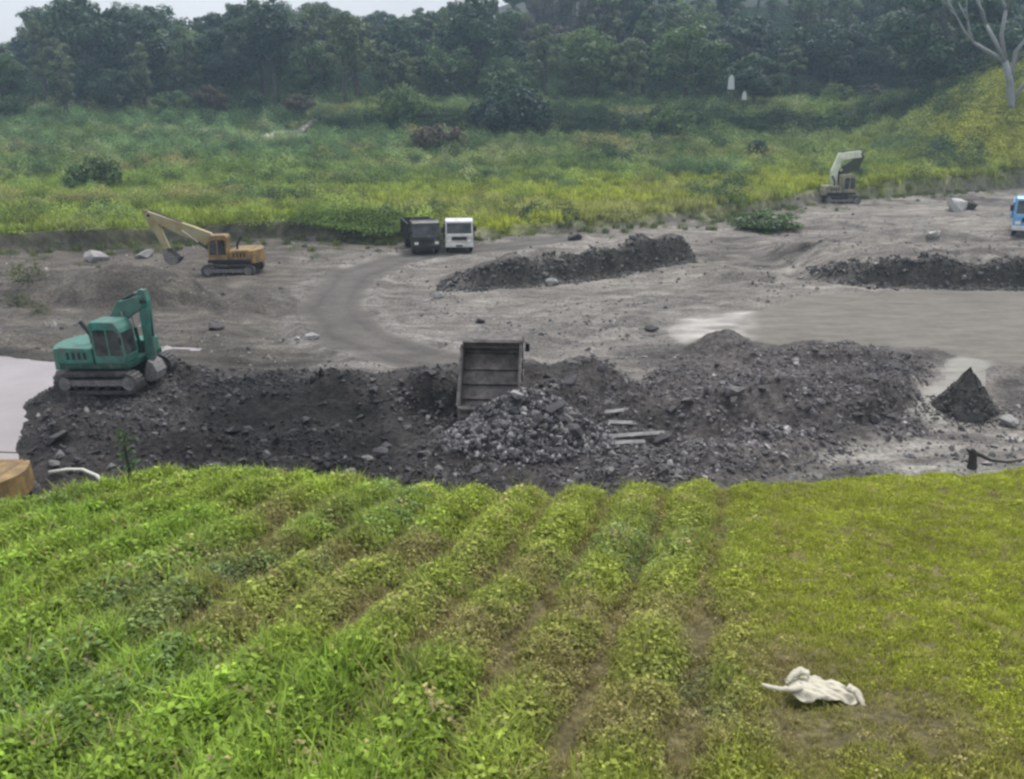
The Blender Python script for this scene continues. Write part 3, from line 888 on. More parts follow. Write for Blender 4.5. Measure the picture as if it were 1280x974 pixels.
    bed = MB().box(x0, x1, -1.05, 1.05, zb, zb + 0.08, 0.01, T).box(x0 + 0.2, x1 - 0.2, -0.42, -0.3, zb - 0.12, zb, 0.01, T).box(x0 + 0.2, x1 - 0.2, 0.3, 0.42, zb - 0.12, zb, 0.01, T).build('bed_floor', bed_m, root)
    for sy in (-1, 1):
        w = MB().box(x0, x1, sy * 1.05 - 0.03, sy * 1.05 + 0.03, zb + 0.0, zb + side_h, 0.01, T).box(x0, x1, sy * 1.08 - 0.05, sy * 1.08 + 0.05, zb + side_h - 0.08, zb + side_h, 0.01, T).build('side_wall', bed_m, root)
        for i in range(6):
            xx = x0 + 0.06 + i * (x1 - x0 - 0.2) / 5
            MB().box(xx, xx + 0.09, sy * 1.11 - 0.05, sy * 1.11 + 0.05, zb - 0.02, zb + side_h - 0.09, 0.008, T).build('stake', bed_m, w)
    hb = MB().box(x1 - 0.05, x1, -1.03, 1.03, zb + 0.09, zb + side_h + 0.3, 0.01, T).build('headboard', bed_m, root)
    for i in range(3): MB().box(x1 - 0.1, x1 - 0.055, -1.02, 1.02, zb + 0.25 + i * 0.36, zb + 0.33 + i * 0.36, 0.008, T).build('rib', bed_m, hb)
    G = T @ Matrix.Translation((x0, 0, zb + side_h - 0.04)) @ Matrix.Rotation(gate_open, 4, 'Y') @ Matrix.Translation((-x0, 0, -zb - side_h + 0.04))
    tg = MB().box(x0 - 0.06, x0 - 0.005, -1.06, 1.06, zb + 0.02, zb + side_h - 0.02, 0.01, G).build('tailgate', bed_m, root)
    for i in range(3): MB().box(x0 - 0.06 - rib_d, x0 - 0.062, -1.06, 1.06, zb + 0.05 + i * (side_h - 0.2) / 2, zb + 0.15 + i * (side_h - 0.2) / 2, 0.012, G).build('rib', bed_m, tg)
    for yy in (-1.02, 1.02): MB().box(x0 - 0.075 - rib_d, x0 - 0.064, yy - 0.05, yy + 0.05, zb + 0.03, zb + side_h - 0.03, 0.01, G).build('post', bed_m, tg)
    if tilt > 0.05:
        for i in range(3): MB().box(x0 + 0.55 + i * 0.6, x0 + 0.67 + i * 0.6, -1.0, 1.0, zb + 0.082, zb + 0.2, 0.01, T).build('floor_rib', bed_m, bed)
        a, b_ = Vector((0.4, 0, 0.75)), T @ Vector((min(0.3, x1 - 0.5), 0, zb - 0.02))
        o = MB().tube([a, a.lerp(b_, 0.55)], 0.09, 10).build('hydraulic_cylinder', M['black'], root)
        MB().tube([a.lerp(b_, 0.5), b_], 0.055, 8).build('piston_rod', M['chrome'], o)
    return root


# green excavator on the dark mound, stick hanging down in front of its cab
p = ground_at(144, 482)
excavator((p.x, p.y + 0.4, p.z - 0.02), R(-9), M['green'], M['green_dark'], 'green excavator with its stick hanging straight down, on the dark mound by the pool',
          boom=[(0.6, 1.25), (0.35, 2.5), (0.8, 2.98), (1.72, 3.3)], boom_h=[0.4, 0.62, 0.72, 0.42],
          stick=[(1.66, 3.72), (1.66, 3.3), (1.52, 0.95)], stick_h=[0.26, 0.42, 0.28], bucket=(1.52, 0.9, R(30)), bscale=0.7, lean=(R(1), R(-3)), s=0.94)

# tan excavator: long boom up to the left, stick dropping to the gravel heap
p = ground_at(290, 343)
excavator((p.x, p.y + 0.5, p.z - 0.03), R(181), M['orange'], M['black'], 'faded yellow excavator with its boom raised to the left, beside the gravel heap',
          boom=[(0.4, 1.25), (1.6, 2.35), (3.2, 3.0), (5.35, 3.95)], boom_h=[0.5, 0.95, 0.85, 0.42],
          stick=[(5.65, 4.15), (5.25, 3.8), (4.4, 1.65)], stick_h=[0.4, 0.62, 0.4], bucket=(4.35, 1.7, R(60)), boom_paint=M['tan'], cab_near=1, s=0.95)

# pale excavator far to the right, arm arched over
p = ground_at(1044, 254)
excavator((p.x, p.y, p.z - 0.03), R(8), M['khaki'], M['black'], 'pale excavator with its arm arched over, at the foot of the far field',
          boom=[(-0.3, 1.2), (-0.4, 3.0), (0.1, 4.35), (2.1, 4.55)], boom_h=[0.6, 0.65, 0.75, 0.6],
          stick=[(2.2, 4.5), (1.6, 3.5), (0.5, 3.1)], stick_h=[0.6, 1.2, 0.8], bucket=(0.1, 2.9, R(0)), s=1.16, cab_near=-1, boom_paint=M['cream'], stick_mat=M['olive'])

# yellow excavator at the left edge, only its tail in view
p = at_depth(20, 608, 21.6)
excavator((p.x - 1.3, p.y, -0.02), R(174), M['orange'], M['black'], 'orange yellow machine tail poking in at the left edge behind the grass',
          boom=[(0.4, 1.25), (1.4, 2.6), (2.8, 2.9), (4.2, 2.1)], boom_h=[0.45, 0.7, 0.6, 0.35],
          stick=[(4.1, 2.4), (4.3, 2.0), (4.0, 0.9)], stick_h=[0.3, 0.45, 0.25], bucket=(4.0, 0.9, R(20)), cab_near=1, s=0.74)

# tipping truck in the rubble, rear towards us
p = ground_at(624, 512)
tp_ = at_depth(622, 505, 30.0)
dump_truck((tp_.x - 0.12, 31.3, -0.3), R(87), M['bedgrey'], M['bedgrey'], 'muddy grey dump truck seen from behind, bed tipped over the rock pile', tilt=R(46), gate_open=R(48), side_h=0.72, bed_len=1.75, s=0.95, rib_d=0.1)

# pair on the haul road
p = ground_at(517, 319)
dump_truck((p.x + 0.3, p.y + 2.6, p.z), R(-76), M['charcoal'], M['charcoal'], 'dark dump truck facing the camera, left of the white one', side_h=1.15)
p = ground_at(567, 316)
dump_truck((p.x + 0.25, p.y + 2.6, p.z), R(-86), M['white'], M['charcoal'], 'white cab dump truck facing the camera, right of the dark one')
# blue truck at the right edge
p = ground_at(1276, 298)
dump_truck((p.x + 2.45, p.y + 3.2, p.z), R(-119), M['blue'], M['blue'], 'light blue truck cut off by the right edge of the view', s=1.35)


# ------------------------------------------------------------------ scatter: points carrying prototypes (for grass, leaves of the ground, loose stones)
def mesh_np(name, co, faces, leaf=None, mats=None, smooth=False):
    me = bpy.data.meshes.new(name)
    co = np.asarray(co, float)
    faces = np.asarray(faces, np.int32)
    k = faces.shape[1]
    me.vertices.add(len(co))
    me.vertices.foreach_set('co', co.ravel())
    me.loops.add(faces.size)
    me.loops.foreach_set('vertex_index', faces.ravel())
    me.polygons.add(len(faces))
    me.polygons.foreach_set('loop_start', np.arange(0, faces.size, k, dtype=np.int32))
    me.update(calc_edges=True)
    if leaf is not None:
        a = me.attributes.new('leaf', 'FLOAT', 'POINT')
        a.data.foreach_set('value', np.asarray(leaf, np.float32))
    if mats: me.materials.append(mats)
    if smooth: me.polygons.foreach_set('use_smooth', [True] * len(faces))
    return me


def scatter(name, P, rot, scl, idx, colr, protos, label=None, kind='stuff', parent=None):
    pc = bpy.data.collections.new('source_' + name)
    for i, me in enumerate(protos):
        pc.objects.link(bpy.data.objects.new('source_%s_%02d' % (name, i), me))
    me = bpy.data.meshes.new(name)
    me.vertices.add(len(P))
    me.vertices.foreach_set('co', np.asarray(P, np.float32).ravel())
    for nm, ty, key, val in (('rot', 'FLOAT_VECTOR', 'vector', rot), ('scl', 'FLOAT_VECTOR', 'vector', scl), ('idx', 'INT', 'value', idx), ('col', 'FLOAT_COLOR', 'color', np.concatenate([colr, np.ones((len(P), 1))], 1))):
        a = me.attributes.new(nm, ty, 'POINT')
        a.data.foreach_set(key, np.asarray(val, np.int32 if ty == 'INT' else np.float32).ravel())
    o = bpy.data.objects.new(name, me)
    COL.objects.link(o)
    if parent is not None: o.parent = parent
    g = bpy.data.node_groups.new('scatter_' + name, 'GeometryNodeTree')
    g.interface.new_socket('Geometry', in_out='INPUT', socket_type='NodeSocketGeometry')
    g.interface.new_socket('Geometry', in_out='OUTPUT', socket_type='NodeSocketGeometry')
    n, l = g.nodes, g.links
    gi, go = n.new('NodeGroupInput'), n.new('NodeGroupOutput')
    ci = n.new('GeometryNodeCollectionInfo')
    ci.inputs['Collection'].default_value = pc
    ci.inputs['Separate Children'].default_value = True
    ci.inputs['Reset Children'].default_value = True
    ip = n.new('GeometryNodeInstanceOnPoints')
    ip.inputs['Pick Instance'].default_value = True

    def na(nm, ty):
        x = n.new('GeometryNodeInputNamedAttribute')
        x.data_type = ty
        x.inputs['Name'].default_value = nm
        return x.outputs['Attribute']
    e2r = n.new('FunctionNodeEulerToRotation')
    l.new(na('rot', 'FLOAT_VECTOR'), e2r.inputs[0])
    l.new(gi.outputs[0], ip.inputs['Points'])
    l.new(ci.outputs[0], ip.inputs['Instance'])
    l.new(na('idx', 'INT'), ip.inputs['Instance Index'])
    l.new(e2r.outputs[0], ip.inputs['Rotation'])
    l.new(na('scl', 'FLOAT_VECTOR'), ip.inputs['Scale'])
    l.new(ip.outputs[0], go.inputs[0])
    md = o.modifiers.new('scatter', 'NODES')
    md.node_group = g
    return tag(o, label, kind=kind)


# ------------------------------------------------------------------ prototypes for grass and weeds
BLADE = leaf_mat('grass_blade', trans=0.35, rnd=0.45, spec=0.1, rough=0.7)


def tuft(nb, h, spread, w, lean, seed, bend=0.5):
    r = np.random.default_rng(seed)
    co, fa, lf = [], [], []
    for i in range(nb):
        a, q = r.uniform(0, 2 * math.pi), spread * math.sqrt(r.uniform(0, 1))
        b = np.array((q * math.cos(a), q * math.sin(a), -0.03))
        d = r.uniform(0, 2 * math.pi)
        ln = lean * r.uniform(0.2, 1.2)
        hh = h * r.uniform(0.55, 1.15)
        side = np.array((-math.sin(d), math.cos(d), 0)) * w * r.uniform(0.7, 1.3)
        f = np.array((math.cos(d), math.sin(d), 0))
        p1 = b + f * ln * hh * 0.3 + np.array((0, 0, hh * 0.55))
        p2 = b + f * ln * hh * (0.75 + bend * 0.3) + np.array((0, 0, hh * (1.0 - bend * 0.25 * ln)))
        k = len(co)
        co += [b - side * 0.7, b + side * 0.7, p1 - side, p1 + side, p2]
        fa += [(k, k + 1, k + 3, k + 2)]
        fa += [(k + 2, k + 3, k + 4, k + 4)]
        lf += [r.uniform(0, 1)] * 5
    me = bpy.data.meshes.new('tuft')
    me.from_pydata([tuple(c) for c in co], [], [f if f[2] != f[3] else f[:3] for f in fa])
    a = me.attributes.new('leaf', 'FLOAT', 'POINT')
    a.data.foreach_set('value', lf)
    me.materials.append(BLADE)
    return me


def leaf_quads(c, nrm, size, r, asp=0.55):
    """one kite-shaped leaf per row of c"""
    n = len(c)
    t = r.normal(size=(n, 3))
    t -= nrm * (t * nrm).sum(1, keepdims=True)
    t /= np.linalg.norm(t, axis=1, keepdims=True) + 1e-9
    b = np.cross(nrm, t)
    s = size[:, None] if hasattr(size, '__len__') else size
    v = np.stack([c - t * s * 0.5, c + b * s * asp * 0.5 + nrm * s * 0.08, c + t * s * 0.5, c - b * s * asp * 0.5 + nrm * s * 0.08], 1).reshape(-1, 3)
    f = np.arange(n * 4).reshape(n, 4)
    return v, f


def weed(n, rad, h, size, seed, m=None, asp=0.6):
    r = np.random.default_rng(seed)
    c = r.normal(size=(n, 3)) * (rad * 0.5, rad * 0.5, 0)
    q = np.hypot(c[:, 0], c[:, 1]) / rad
    c[:, 2] = h * r.uniform(0.15, 1.0, n) * np.clip(1.1 - q, 0.15, 1)
    nr = np.stack([c[:, 0] / rad + r.normal(size=n) * 0.4, c[:, 1] / rad + r.normal(size=n) * 0.4, np.full(n, 0.9)], 1)
    nr /= np.linalg.norm(nr, axis=1, keepdims=True)
    v, f = leaf_quads(c, nr, size * r.uniform(0.6, 1.3, n), r, asp)
    return mesh_np('weed', v, f, np.repeat(r.uniform(0, 1, n), 4), m or BLADE)


GRASS_PROTOS = [tuft(40, 0.21, 0.16, 0.006, 0.95, 100 + i) for i in range(3)] + [tuft(40, 0.12, 0.16, 0.006, 1.0, 110 + i) for i in range(3)] \
    + [weed(70, 0.2, 0.17, 0.052, 120 + i) for i in range(3)] + [tuft(16, 0.42, 0.12, 0.006, 0.6, 130 + i) for i in range(2)]


def blob(x, y, pts, rad):
    d = np.full(np.shape(x), 0.0)
    for px, py in pts:
        cx, cy = on_plane(px, py)
        d = np.maximum(d, np.exp(-((x - cx) ** 2 + (y - cy) ** 2) / rad ** 2))
    return d


# --- foreground grass
N = 64000
yy = RNG.uniform(0, 1, N) ** 0.85 * 17.5 + 2.8
xx = RNG.uniform(-0.78, 0.78, N) * (yy + 4.5)
keep = (yy < np.interp(xx, EDGE_X, EDGE_Y) + 1.5 + RNG.uniform(-1, 1, N) * 0.5)
xx, yy = xx[keep], yy[keep]
fu = furrow(xx, yy)
ucol = xx / (yy * math.cos(PITCH) + 3.0)                    # left-to-right place in the field
leftness = (1 - sstep(ucol, -0.42, 0.2)) * (0.55 + 0.45 * sstep(fbm(xx * 0.4 + 3, yy * 0.4, 84), -0.4, 0.3)) + 0.45 * (1 - sstep(yy, 7.0, 9.0)) * (1 - sstep(ucol, -0.1, 0.05))
leftness = np.clip(leftness, 0, 1)
rightness = sstep(ucol, 0.16, 0.3)
patch = fbm(xx * 0.5, yy * 0.5, 81, 4)
bare = blob(xx, yy, ((360, 650), (330, 690), (300, 730), (250, 780), (430, 700), (520, 700), (460, 760), (640, 720), (590, 800), (700, 770), (700, 840), (760, 900), (860, 900), (860, 780), (980, 830), (1000, 910), (1120, 900)), 0.75)
dens = 1.0 - 0.72 * bare * sstep(patch, -0.55, 0.2) - 0.62 * sstep(-fu, 0.2, 0.85) * (1 - rightness) * (1 - 0.1 * leftness)
keep = RNG.uniform(0, 1, len(xx)) < dens
xx, yy, fu, leftness, rightness, patch, bare = (a[keep] for a in (xx, yy, fu, leftness, rightness, patch, bare))
n = len(xx)
zz = height(xx, yy)
u = RNG.uniform(0, 1, n)
tall_p = 0.18 + 0.2 * leftness - 0.15 * rightness + 0.3 * patch
weed_p = 0.42 - 0.26 * rightness + 0.15 * (1 - leftness) * (1 - rightness) + 0.3 * sstep(fbm(xx * 0.7, yy * 0.7, 82), 0.05, 0.4) * (1 - rightness)
kind_ = np.where(u < tall_p, 0, np.where(u < tall_p + weed_p, 2, 1))
near_tall = (yy < 8.2) & (np.abs(xx) < 2.2) & (RNG.uniform(0, 1, n) < 0.05)
idx = np.where(kind_ == 0, RNG.integers(0, 3, n), np.where(kind_ == 1, RNG.integers(3, 6, n), RNG.integers(6, 9, n)))
idx = np.where(near_tall, RNG.integers(9, 11, n), idx)
sc_ = (RNG.uniform(0.6, 1.15, n) * (1 - 0.3 * bare) * (1 - 0.35 * rightness) * (1 + 0.25 * leftness) * (1 + 0.3 * fu * (1 - rightness)))[:, None] * np.ones((1, 3))
g0, g1, g2 = np.array((0.235, 0.355, 0.06)), np.array((0.3, 0.345, 0.05)), np.array((0.275, 0.325, 0.066))
colr = g2[None] * np.ones((n, 1))
colr = colr * (1 - leftness[:, None]) + leftness[:, None] * g0
colr = colr * (1 - rightness[:, None]) + rightness[:, None] * g1
dry = np.clip(bare * 0.75 + 0.85 * sstep(-fu, 0.0, 0.7) * (1 - rightness) * (1 - 0.35 * leftness) + 0.25 * sstep(patch, 0.2, 0.6), 0, 0.85)[:, None]
colr = colr * (1 - dry) + dry * np.array((0.25, 0.21, 0.11))
blue = sstep(fbm(xx * 0.45 + 40, yy * 0.45, 83), 0.1, 0.5)[:, None] * (1 - rightness[:, None]) * 0.7 * (kind_ == 2)[:, None]
colr = colr * (1 - blue) + blue * np.array((0.16, 0.24, 0.115))
straw = (RNG.uniform(0, 1, (n, 1)) < 0.07) * 0.8
colr = colr * (1 - straw) + straw * np.array((0.36, 0.31, 0.17))
colr = colr * RNG.uniform(0.65, 1.3, (n, 1)) * (1 + 0.25 * fbm(xx * 1.1, yy * 1.1, 85))[:, None]
rot = np.stack([RNG.normal(0, 0.12, n), RNG.normal(0, 0.12, n), RNG.uniform(0, 6.28, n)], 1)
scatter('bank_grass', np.stack([xx, yy, zz], 1), rot, sc_, idx, colr, GRASS_PROTOS, 'green and yellowing grass and weeds on the near bank')

# --- far field growth
FIELD_PROTOS = [tuft(46, 0.75, 0.55, 0.035, 0.6, 200 + i) for i in range(3)] + [weed(190, 0.9, 0.8, 0.13, 210 + i) for i in range(3)] + [weed(620, 1.7, 1.9, 0.17, 220 + i) for i in range(3)]
N = 56000
yy = 56 + RNG.uniform(0, 1, N) ** 0.8 * 124
xx = RNG.uniform(-0.72, 0.72, N) * yy
yf = np.interp(xx, FIELD_X, FIELD_Y)
keep = yy > yf + 0.45 + 0.6 * (xx < -8) + 0.5 * fbm(xx * 0.4, yy * 0.4, 90)
for s in SANDS: keep &= ~((poly_sd(xx, yy, s) < 0.3) & (RNG.uniform(0, 1, N) < 0.93))
ppx = 640 + FPX * xx / (yy * 0.952 + 1.0)
wallfront = (yy > 139) & (yy < 152) & (((ppx > 410) & (ppx < 592)) | ((ppx > 708) & (ppx < 982)) | ((ppx > 1012) & (ppx < 1148)))
keep &= ~(wallfront & (RNG.uniform(0, 1, N) < 0.5))
xx, yy, yf = xx[keep], yy[keep], yf[keep]
n = len(xx)
zz = height(xx, yy)
far = sstep(yy, 95, 140)
mid_ = sstep(xx / yy, -0.25, 0.05)
p1 = fbm(xx * 0.035, yy * 0.13, 91, 4)
p2 = fbm(xx * 0.18, yy * 0.18, 92, 3)
u = RNG.uniform(0, 1, n)
bush_p = np.clip(0.03 + 0.12 * far + 0.14 * p2 - 0.05 * mid_, 0.003, 0.4)
weed_p = np.clip(0.2 + 0.25 * far - 0.12 * mid_, 0.06, 0.6)
ter_y = yy + 0.04 * xx
ontop = (ter_y > 148.6) & (ter_y < 156) & (xx / yy > -0.24)
kind_ = np.where((u < bush_p) & ~ontop, 2, np.where((u < bush_p + weed_p) & ~ontop, 1, 0))
idx = kind_ * 3 + RNG.integers(0, 3, n)
ca, cb, cc, cdark = np.array((0.34, 0.37, 0.06)), np.array((0.23, 0.3, 0.085)), np.array((0.125, 0.205, 0.1)), np.array((0.07, 0.125, 0.062))
colr = cb[None] * np.ones((n, 1))
nearband = ((1 - sstep(yy - yf, 14, 40)) * (0.25 + 0.75 * mid_) * (0.7 + 0.5 * p2))[:, None].clip(0, 1)
colr = colr * (1 - nearband) + nearband * ca
colr = colr * (1 - far[:, None]) + far[:, None] * (cc * (1 - mid_[:, None]) + mid_[:, None] * np.array((0.15, 0.205, 0.085)))
kn = np.exp(-((xx - 80) / 24) ** 2 - ((yy - 134) / 18) ** 2)[:, None]
colr = colr * (1 - kn) + kn * np.array((0.34, 0.36, 0.09))
dk = (sstep(p1, 0.05, 0.45) * 0.55 + (kind_ == 2) * 0.35).clip(0, 0.85)[:, None] * (1 - 0.6 * kn)
colr = colr * (1 - dk) + dk * cdark
tp2 = (ontop * 0.8)[:, None]
colr = colr * (1 - tp2) + tp2 * np.array((0.25, 0.29, 0.15))
brown = (sstep(fbm(xx * 0.05 + 9, yy * 0.2, 94), 0.1, 0.45) * 0.6)[:, None]
colr = colr * (1 - brown) + brown * np.array((0.25, 0.25, 0.15))
colr = colr * RNG.uniform(0.7, 1.3, (n, 1))
sc_ = RNG.uniform(0.6, 1.3, (n, 1)) * (1 + 0.2 * far[:, None]) * np.array((1, 1, 1.0))
tone_ = np.where(kind_ == 2, RNG.uniform(0.45, 1.7, n), 1.0)[:, None]
colr = colr * tone_ * 1.12
sc_[:, 2] *= np.where(kind_ == 0, RNG.uniform(0.7, 1.5, n), 1)
rot = np.stack([RNG.normal(0, 0.1, n), RNG.normal(0, 0.1, n), RNG.uniform(0, 6.28, n)], 1)
scatter('field_growth', np.stack([xx, yy, zz], 1), rot, sc_, idx, colr, FIELD_PROTOS, 'tall grass and scrub covering the far field')

# --- clumps of scrub, a dark hedge line and paler thickets in the field
cl = []
for i in range(210):
    y_ = 66 + (i / 210) ** 0.8 * 108
    x_ = RNG.uniform(-0.66, 0.66) * y_
    if y_ < np.interp(x_, FIELD_X, FIELD_Y) + 3: continue
    cl.append((x_, y_, RNG.uniform(0.8, 2.6) * (0.7 + 0.6 * (y_ > 110)), RNG.choice([0, 1, 2, 3], p=[0.35, 0.3, 0.2, 0.15])))
for q in np.arange(-32, 82, 0.8): cl.append((q + RNG.normal(0, 0.4), 146.2 - 0.04 * q + RNG.normal(0, 0.6), 0.8, 5 if RNG.uniform() < 0.9 else 0))
for i in range(26): cl.append((RNG.uniform(62, 92), RNG.uniform(120, 141), 2.2, 4))
for px_, py_ in [(q, 296 + random.uniform(-2, 2)) for q in range(395, 500, 9)] + [(q, 158 + random.uniform(-3, 3)) for q in range(560, 690, 9)]:
    g_ = ground_at(px_, py_)
    cl.append((g_.x, g_.y, 1.3, 0 if py_ < 200 else 1))
P_, T_, Z_ = [], [], []
tones = np.array(((0.05, 0.095, 0.05), (0.13, 0.2, 0.06), (0.1, 0.17, 0.09), (0.27, 0.27, 0.12), (0.36, 0.39, 0.08), (0.028, 0.058, 0.03)))
for x_, y_, r_, t_ in cl:
    m_ = int(5 + r_ * 5)
    P_.append(np.stack([RNG.normal(x_, r_, m_), RNG.normal(y_, r_, m_)], 1))
    T_.append(np.repeat(tones[t_][None], m_, 0) * RNG.uniform(0.7, 1.3, (m_, 1)))
    Z_.append(RNG.uniform(0.55, 1.25, m_) * (1.35 if t_ == 5 else 0.6 + 0.25 * r_))
P_, T_, Z_ = np.concatenate(P_), np.concatenate(T_), np.concatenate(Z_)
ok = (P_[:, 1] > np.interp(P_[:, 0], FIELD_X, FIELD_Y) + 0.8)
for s in SANDS: ok &= poly_sd(P_[:, 0], P_[:, 1], s) > 0.5
P_, T_, Z_ = P_[ok], T_[ok], Z_[ok]
n = len(P_)
scatter('field_scrub', np.concatenate([P_, height(P_[:, 0], P_[:, 1])[:, None]], 1), np.stack([np.zeros(n), np.zeros(n), RNG.uniform(0, 6.28, n)], 1), Z_[:, None] * np.array((1.1, 1.1, 0.95)), RNG.integers(6, 9, n), T_, FIELD_PROTOS, 'clumped scrub thickets and a dark hedge line in the far field')

# --- undergrowth of the wood
N = 3800
yy = RNG.uniform(166, 262, N)
xx = RNG.uniform(-0.64, 0.64, N) * yy
n = N
colr = np.array((0.035, 0.07, 0.04)) * RNG.uniform(0.5, 1.8, (n, 1))
scatter('wood_undergrowth', np.stack([xx, yy, height(xx, yy)], 1), np.stack([np.zeros(n), np.zeros(n), RNG.uniform(0, 6.28, n)], 1), RNG.uniform(0.8, 2.0, (n, 1)) * np.array((1.2, 1.2, 1.0)), RNG.integers(6, 9, n), colr, FIELD_PROTOS, 'dark undergrowth beneath the trees of the wood')

# --- sprigs on the quarry's edges
N = 900
xx = RNG.uniform(-40, 60, N)
yy = np.interp(xx, FIELD_X, FIELD_Y) - RNG.exponential(2.0, N)
k = RNG.uniform(0, 1, N) < 0.45
cols_ = np.where(RNG.uniform(0, 1, (N, 1)) < 0.5, np.array((0.13, 0.16, 0.06)), np.array((0.09, 0.12, 0.055)))
zz = height(xx, yy)
sel = k & (line_d(xx, yy, ROAD) > 2.3)
m_ = sel.sum()
scatter('edge_sprigs', np.stack([xx, yy, zz], 1)[sel], np.stack([np.zeros(m_), np.zeros(m_), RNG.uniform(0, 6, m_)], 1), RNG.uniform(0.3, 0.8, (m_, 1)) * np.ones((1, 3)), RNG.integers(0, 6, m_), cols_[sel], FIELD_PROTOS, 'thin sprigs along the quarry edge')


# ------------------------------------------------------------------ stones
def rock_mesh(seed, m, flat=0.7, npts=15):
    r = np.random.default_rng(seed)
    b = bmesh.new()
    for i in range(npts):
        v = r.normal(size=3)
        v /= np.linalg.norm(v)
        v *= r.uniform(0.8, 1.1) * 0.5
        b.verts.new((v[0] * r.uniform(0.9, 1.2), v[1], v[2] * flat))
    bmesh.ops.convex_hull(b, input=b.verts)
    for v in [v for v in b.verts if not v.link_faces]: b.verts.remove(v)
    me = bpy.data.meshes.new('rock')
    b.to_mesh(me)
    b.free()
    me.materials.append(m)
    return me


mr, n_, l_, b_, o_ = new_mat('scattered_stone')
c_ = attr(n_, 'col', 'INSTANCER').outputs['Color']
l_.new(mixrgb(n_, l_, c_, mixrgb(n_, l_, (0.6, 0.6, 0.6), (1.25, 1.25, 1.25), noise(n_, l_, 5.0)), 1.0, 'MULTIPLY'), b_.inputs['Base Color'])
b_.inputs['Roughness'].default_value = 0.8
STONES = [rock_mesh(300 + i, mr) for i in range(8)]
BIG = [rock_mesh(320 + i, [M['rock'], M['midrock'], M['rock'], M['rock']][i % 4], 0.75, 16) for i in range(12)]

# individual rocks of the rubble bank
cone = at(655, 566)
cnt = 0
while cnt < 300:
    if cnt < 130:
        a, q = random.uniform(0, 6.28), random.uniform(0, 1) ** 0.7
        x, y = cone[0] + math.cos(a) * 2.6 * q, cone[1] + 0.4 + math.sin(a) * 1.9 * q
        s = random.uniform(0.16, 0.34) + (0.15 if random.random() < 0.12 else 0)
    else:
        px, py = random.uniform(30, 1160), random.uniform(455, 612)
        x, y = at(px, py)
        s = random.uniform(0.15, 0.42) if random.random() < 0.85 else random.uniform(0.4, 0.8)
    if poly_sd(np.array([x]), np.array([y]), RUB)[0] > -0.3 or y < np.interp(x, EDGE_X, EDGE_Y) + 3.8: continue
    if 65 < 640 + FPX * x / (y * .95 + 3) < 210 and 29 < y < 35: continue
    if math.hypot(x - tp_.x, y - 31.2) < 2.6 and y > 28.2: continue
    o = bpy.data.objects.new('rock', BIG[random.randrange(12)])
    COL.objects.link(o)
    o.parent = RUBBLE
    o.location = (x, y, hz(x, y) + s * 0.12)
    o.rotation_euler = (random.uniform(-.5, .5), random.uniform(-.5, .5), random.uniform(0, 6.28))
    o.scale = (s * random.uniform(0.8, 1.4), s, s * random.uniform(0.7, 1.1))
    cnt += 1

# the countless smaller stones of the bank
N = 40000
px, py = RNG.uniform(20, 1180, N), RNG.uniform(445, 625, N)
tt = -CAM_H / ((-math.sin(PITCH)) + (487 - py) / FPX * math.cos(PITCH))
xx = (px - 640) / FPX * tt
yy = (math.cos(PITCH) + (487 - py) / FPX * math.sin(PITCH)) * tt
keep = (poly_sd(xx, yy, RUB) < 0.25) & (yy > np.interp(xx, EDGE_X, EDGE_Y) + 3.0) & (fbm(xx * 0.45, yy * 0.45, 97) > RNG.uniform(-0.5, 0.25, N))
xx, yy = xx[keep][:26000], yy[keep][:26000]
n = len(xx)
v = RNG.uniform(0, 1, (n, 1))
colr = np.where(v < 0.62, np.array((0.062, 0.057, 0.057)), np.where(v < 0.95, np.array((0.11, 0.102, 0.1)), np.array((0.22, 0.21, 0.2)))) * RNG.uniform(0.7, 1.3, (n, 1))
ss = (0.035 + RNG.exponential(0.055, (n, 1))).clip(0.03, 0.38) * RNG.uniform(0.6, 1.6, (n, 3))
scatter('rubble_stones', np.stack([xx, yy, height(xx, yy) + 0.01], 1), RNG.uniform(0, 6.28, (n, 3)), ss, RNG.integers(0, 8, n), colr * ((0.7 + 0.5 * sstep(xx, -4, 3)) * (1 + 0.6 * fbm(xx * 0.11 + 5, yy * 0.16, 74, 5, 0.6)))[:, None] * np.where(poly_sd(xx, yy, DARK_PATCH) < 0, 0.3, 1.0)[:, None], STONES, 'small broken stones strewn over the dark bank', parent=RUBBLE)

# fresh stones of the tipped cone, and stones on the cut ridges
N = 5200
a, q = RNG.uniform(0, 6.28, N), RNG.uniform(0, 1, N) ** 0.6
xx, yy = cone[0] + np.cos(a) * 2.9 * q, cone[1] + 0.5 + np.sin(a) * 2.1 * q
v = RNG.uniform(0, 1, (N, 1))
colr = np.where(v < 0.5, np.array((0.045, 0.043, 0.045)), np.where(v < 0.85, np.array((0.13, 0.125, 0.127)), np.array((0.26, 0.25, 0.245))))
ss = (0.07 + RNG.exponential(0.06, (N, 1))).clip(0.05, 0.3) * RNG.uniform(0.7, 1.4, (N, 3))
scatter('tipped_stones', np.stack([xx, yy, height(xx, yy) + 0.03], 1), RNG.uniform(0, 6.28, (N, 3)), ss, RNG.integers(0, 8, N), colr, STONES, 'fresh speckled stones tipped in a cone behind the truck', parent=RUBBLE)
N = 5200
pick = RNG.uniform(0, 1, N) < 0.5
ax_ = np.where(pick, RNG.uniform(RIDGE_A[0][0] + 1, RIDGE_A[-1][0] + 0.5, N), RNG.uniform(RIDGE_B[0][0] + 1, RIDGE_B[-1][0], N))
ay_ = np.where(pick, np.interp(ax_, [p[0] for p in RIDGE_A], [p[1] for p in RIDGE_A]), np.interp(ax_, [p[0] for p in RIDGE_B], [p[1] for p in RIDGE_B])) + RNG.uniform(-0.5, 2.2, N)
v = RNG.uniform(0, 1, (N, 1))
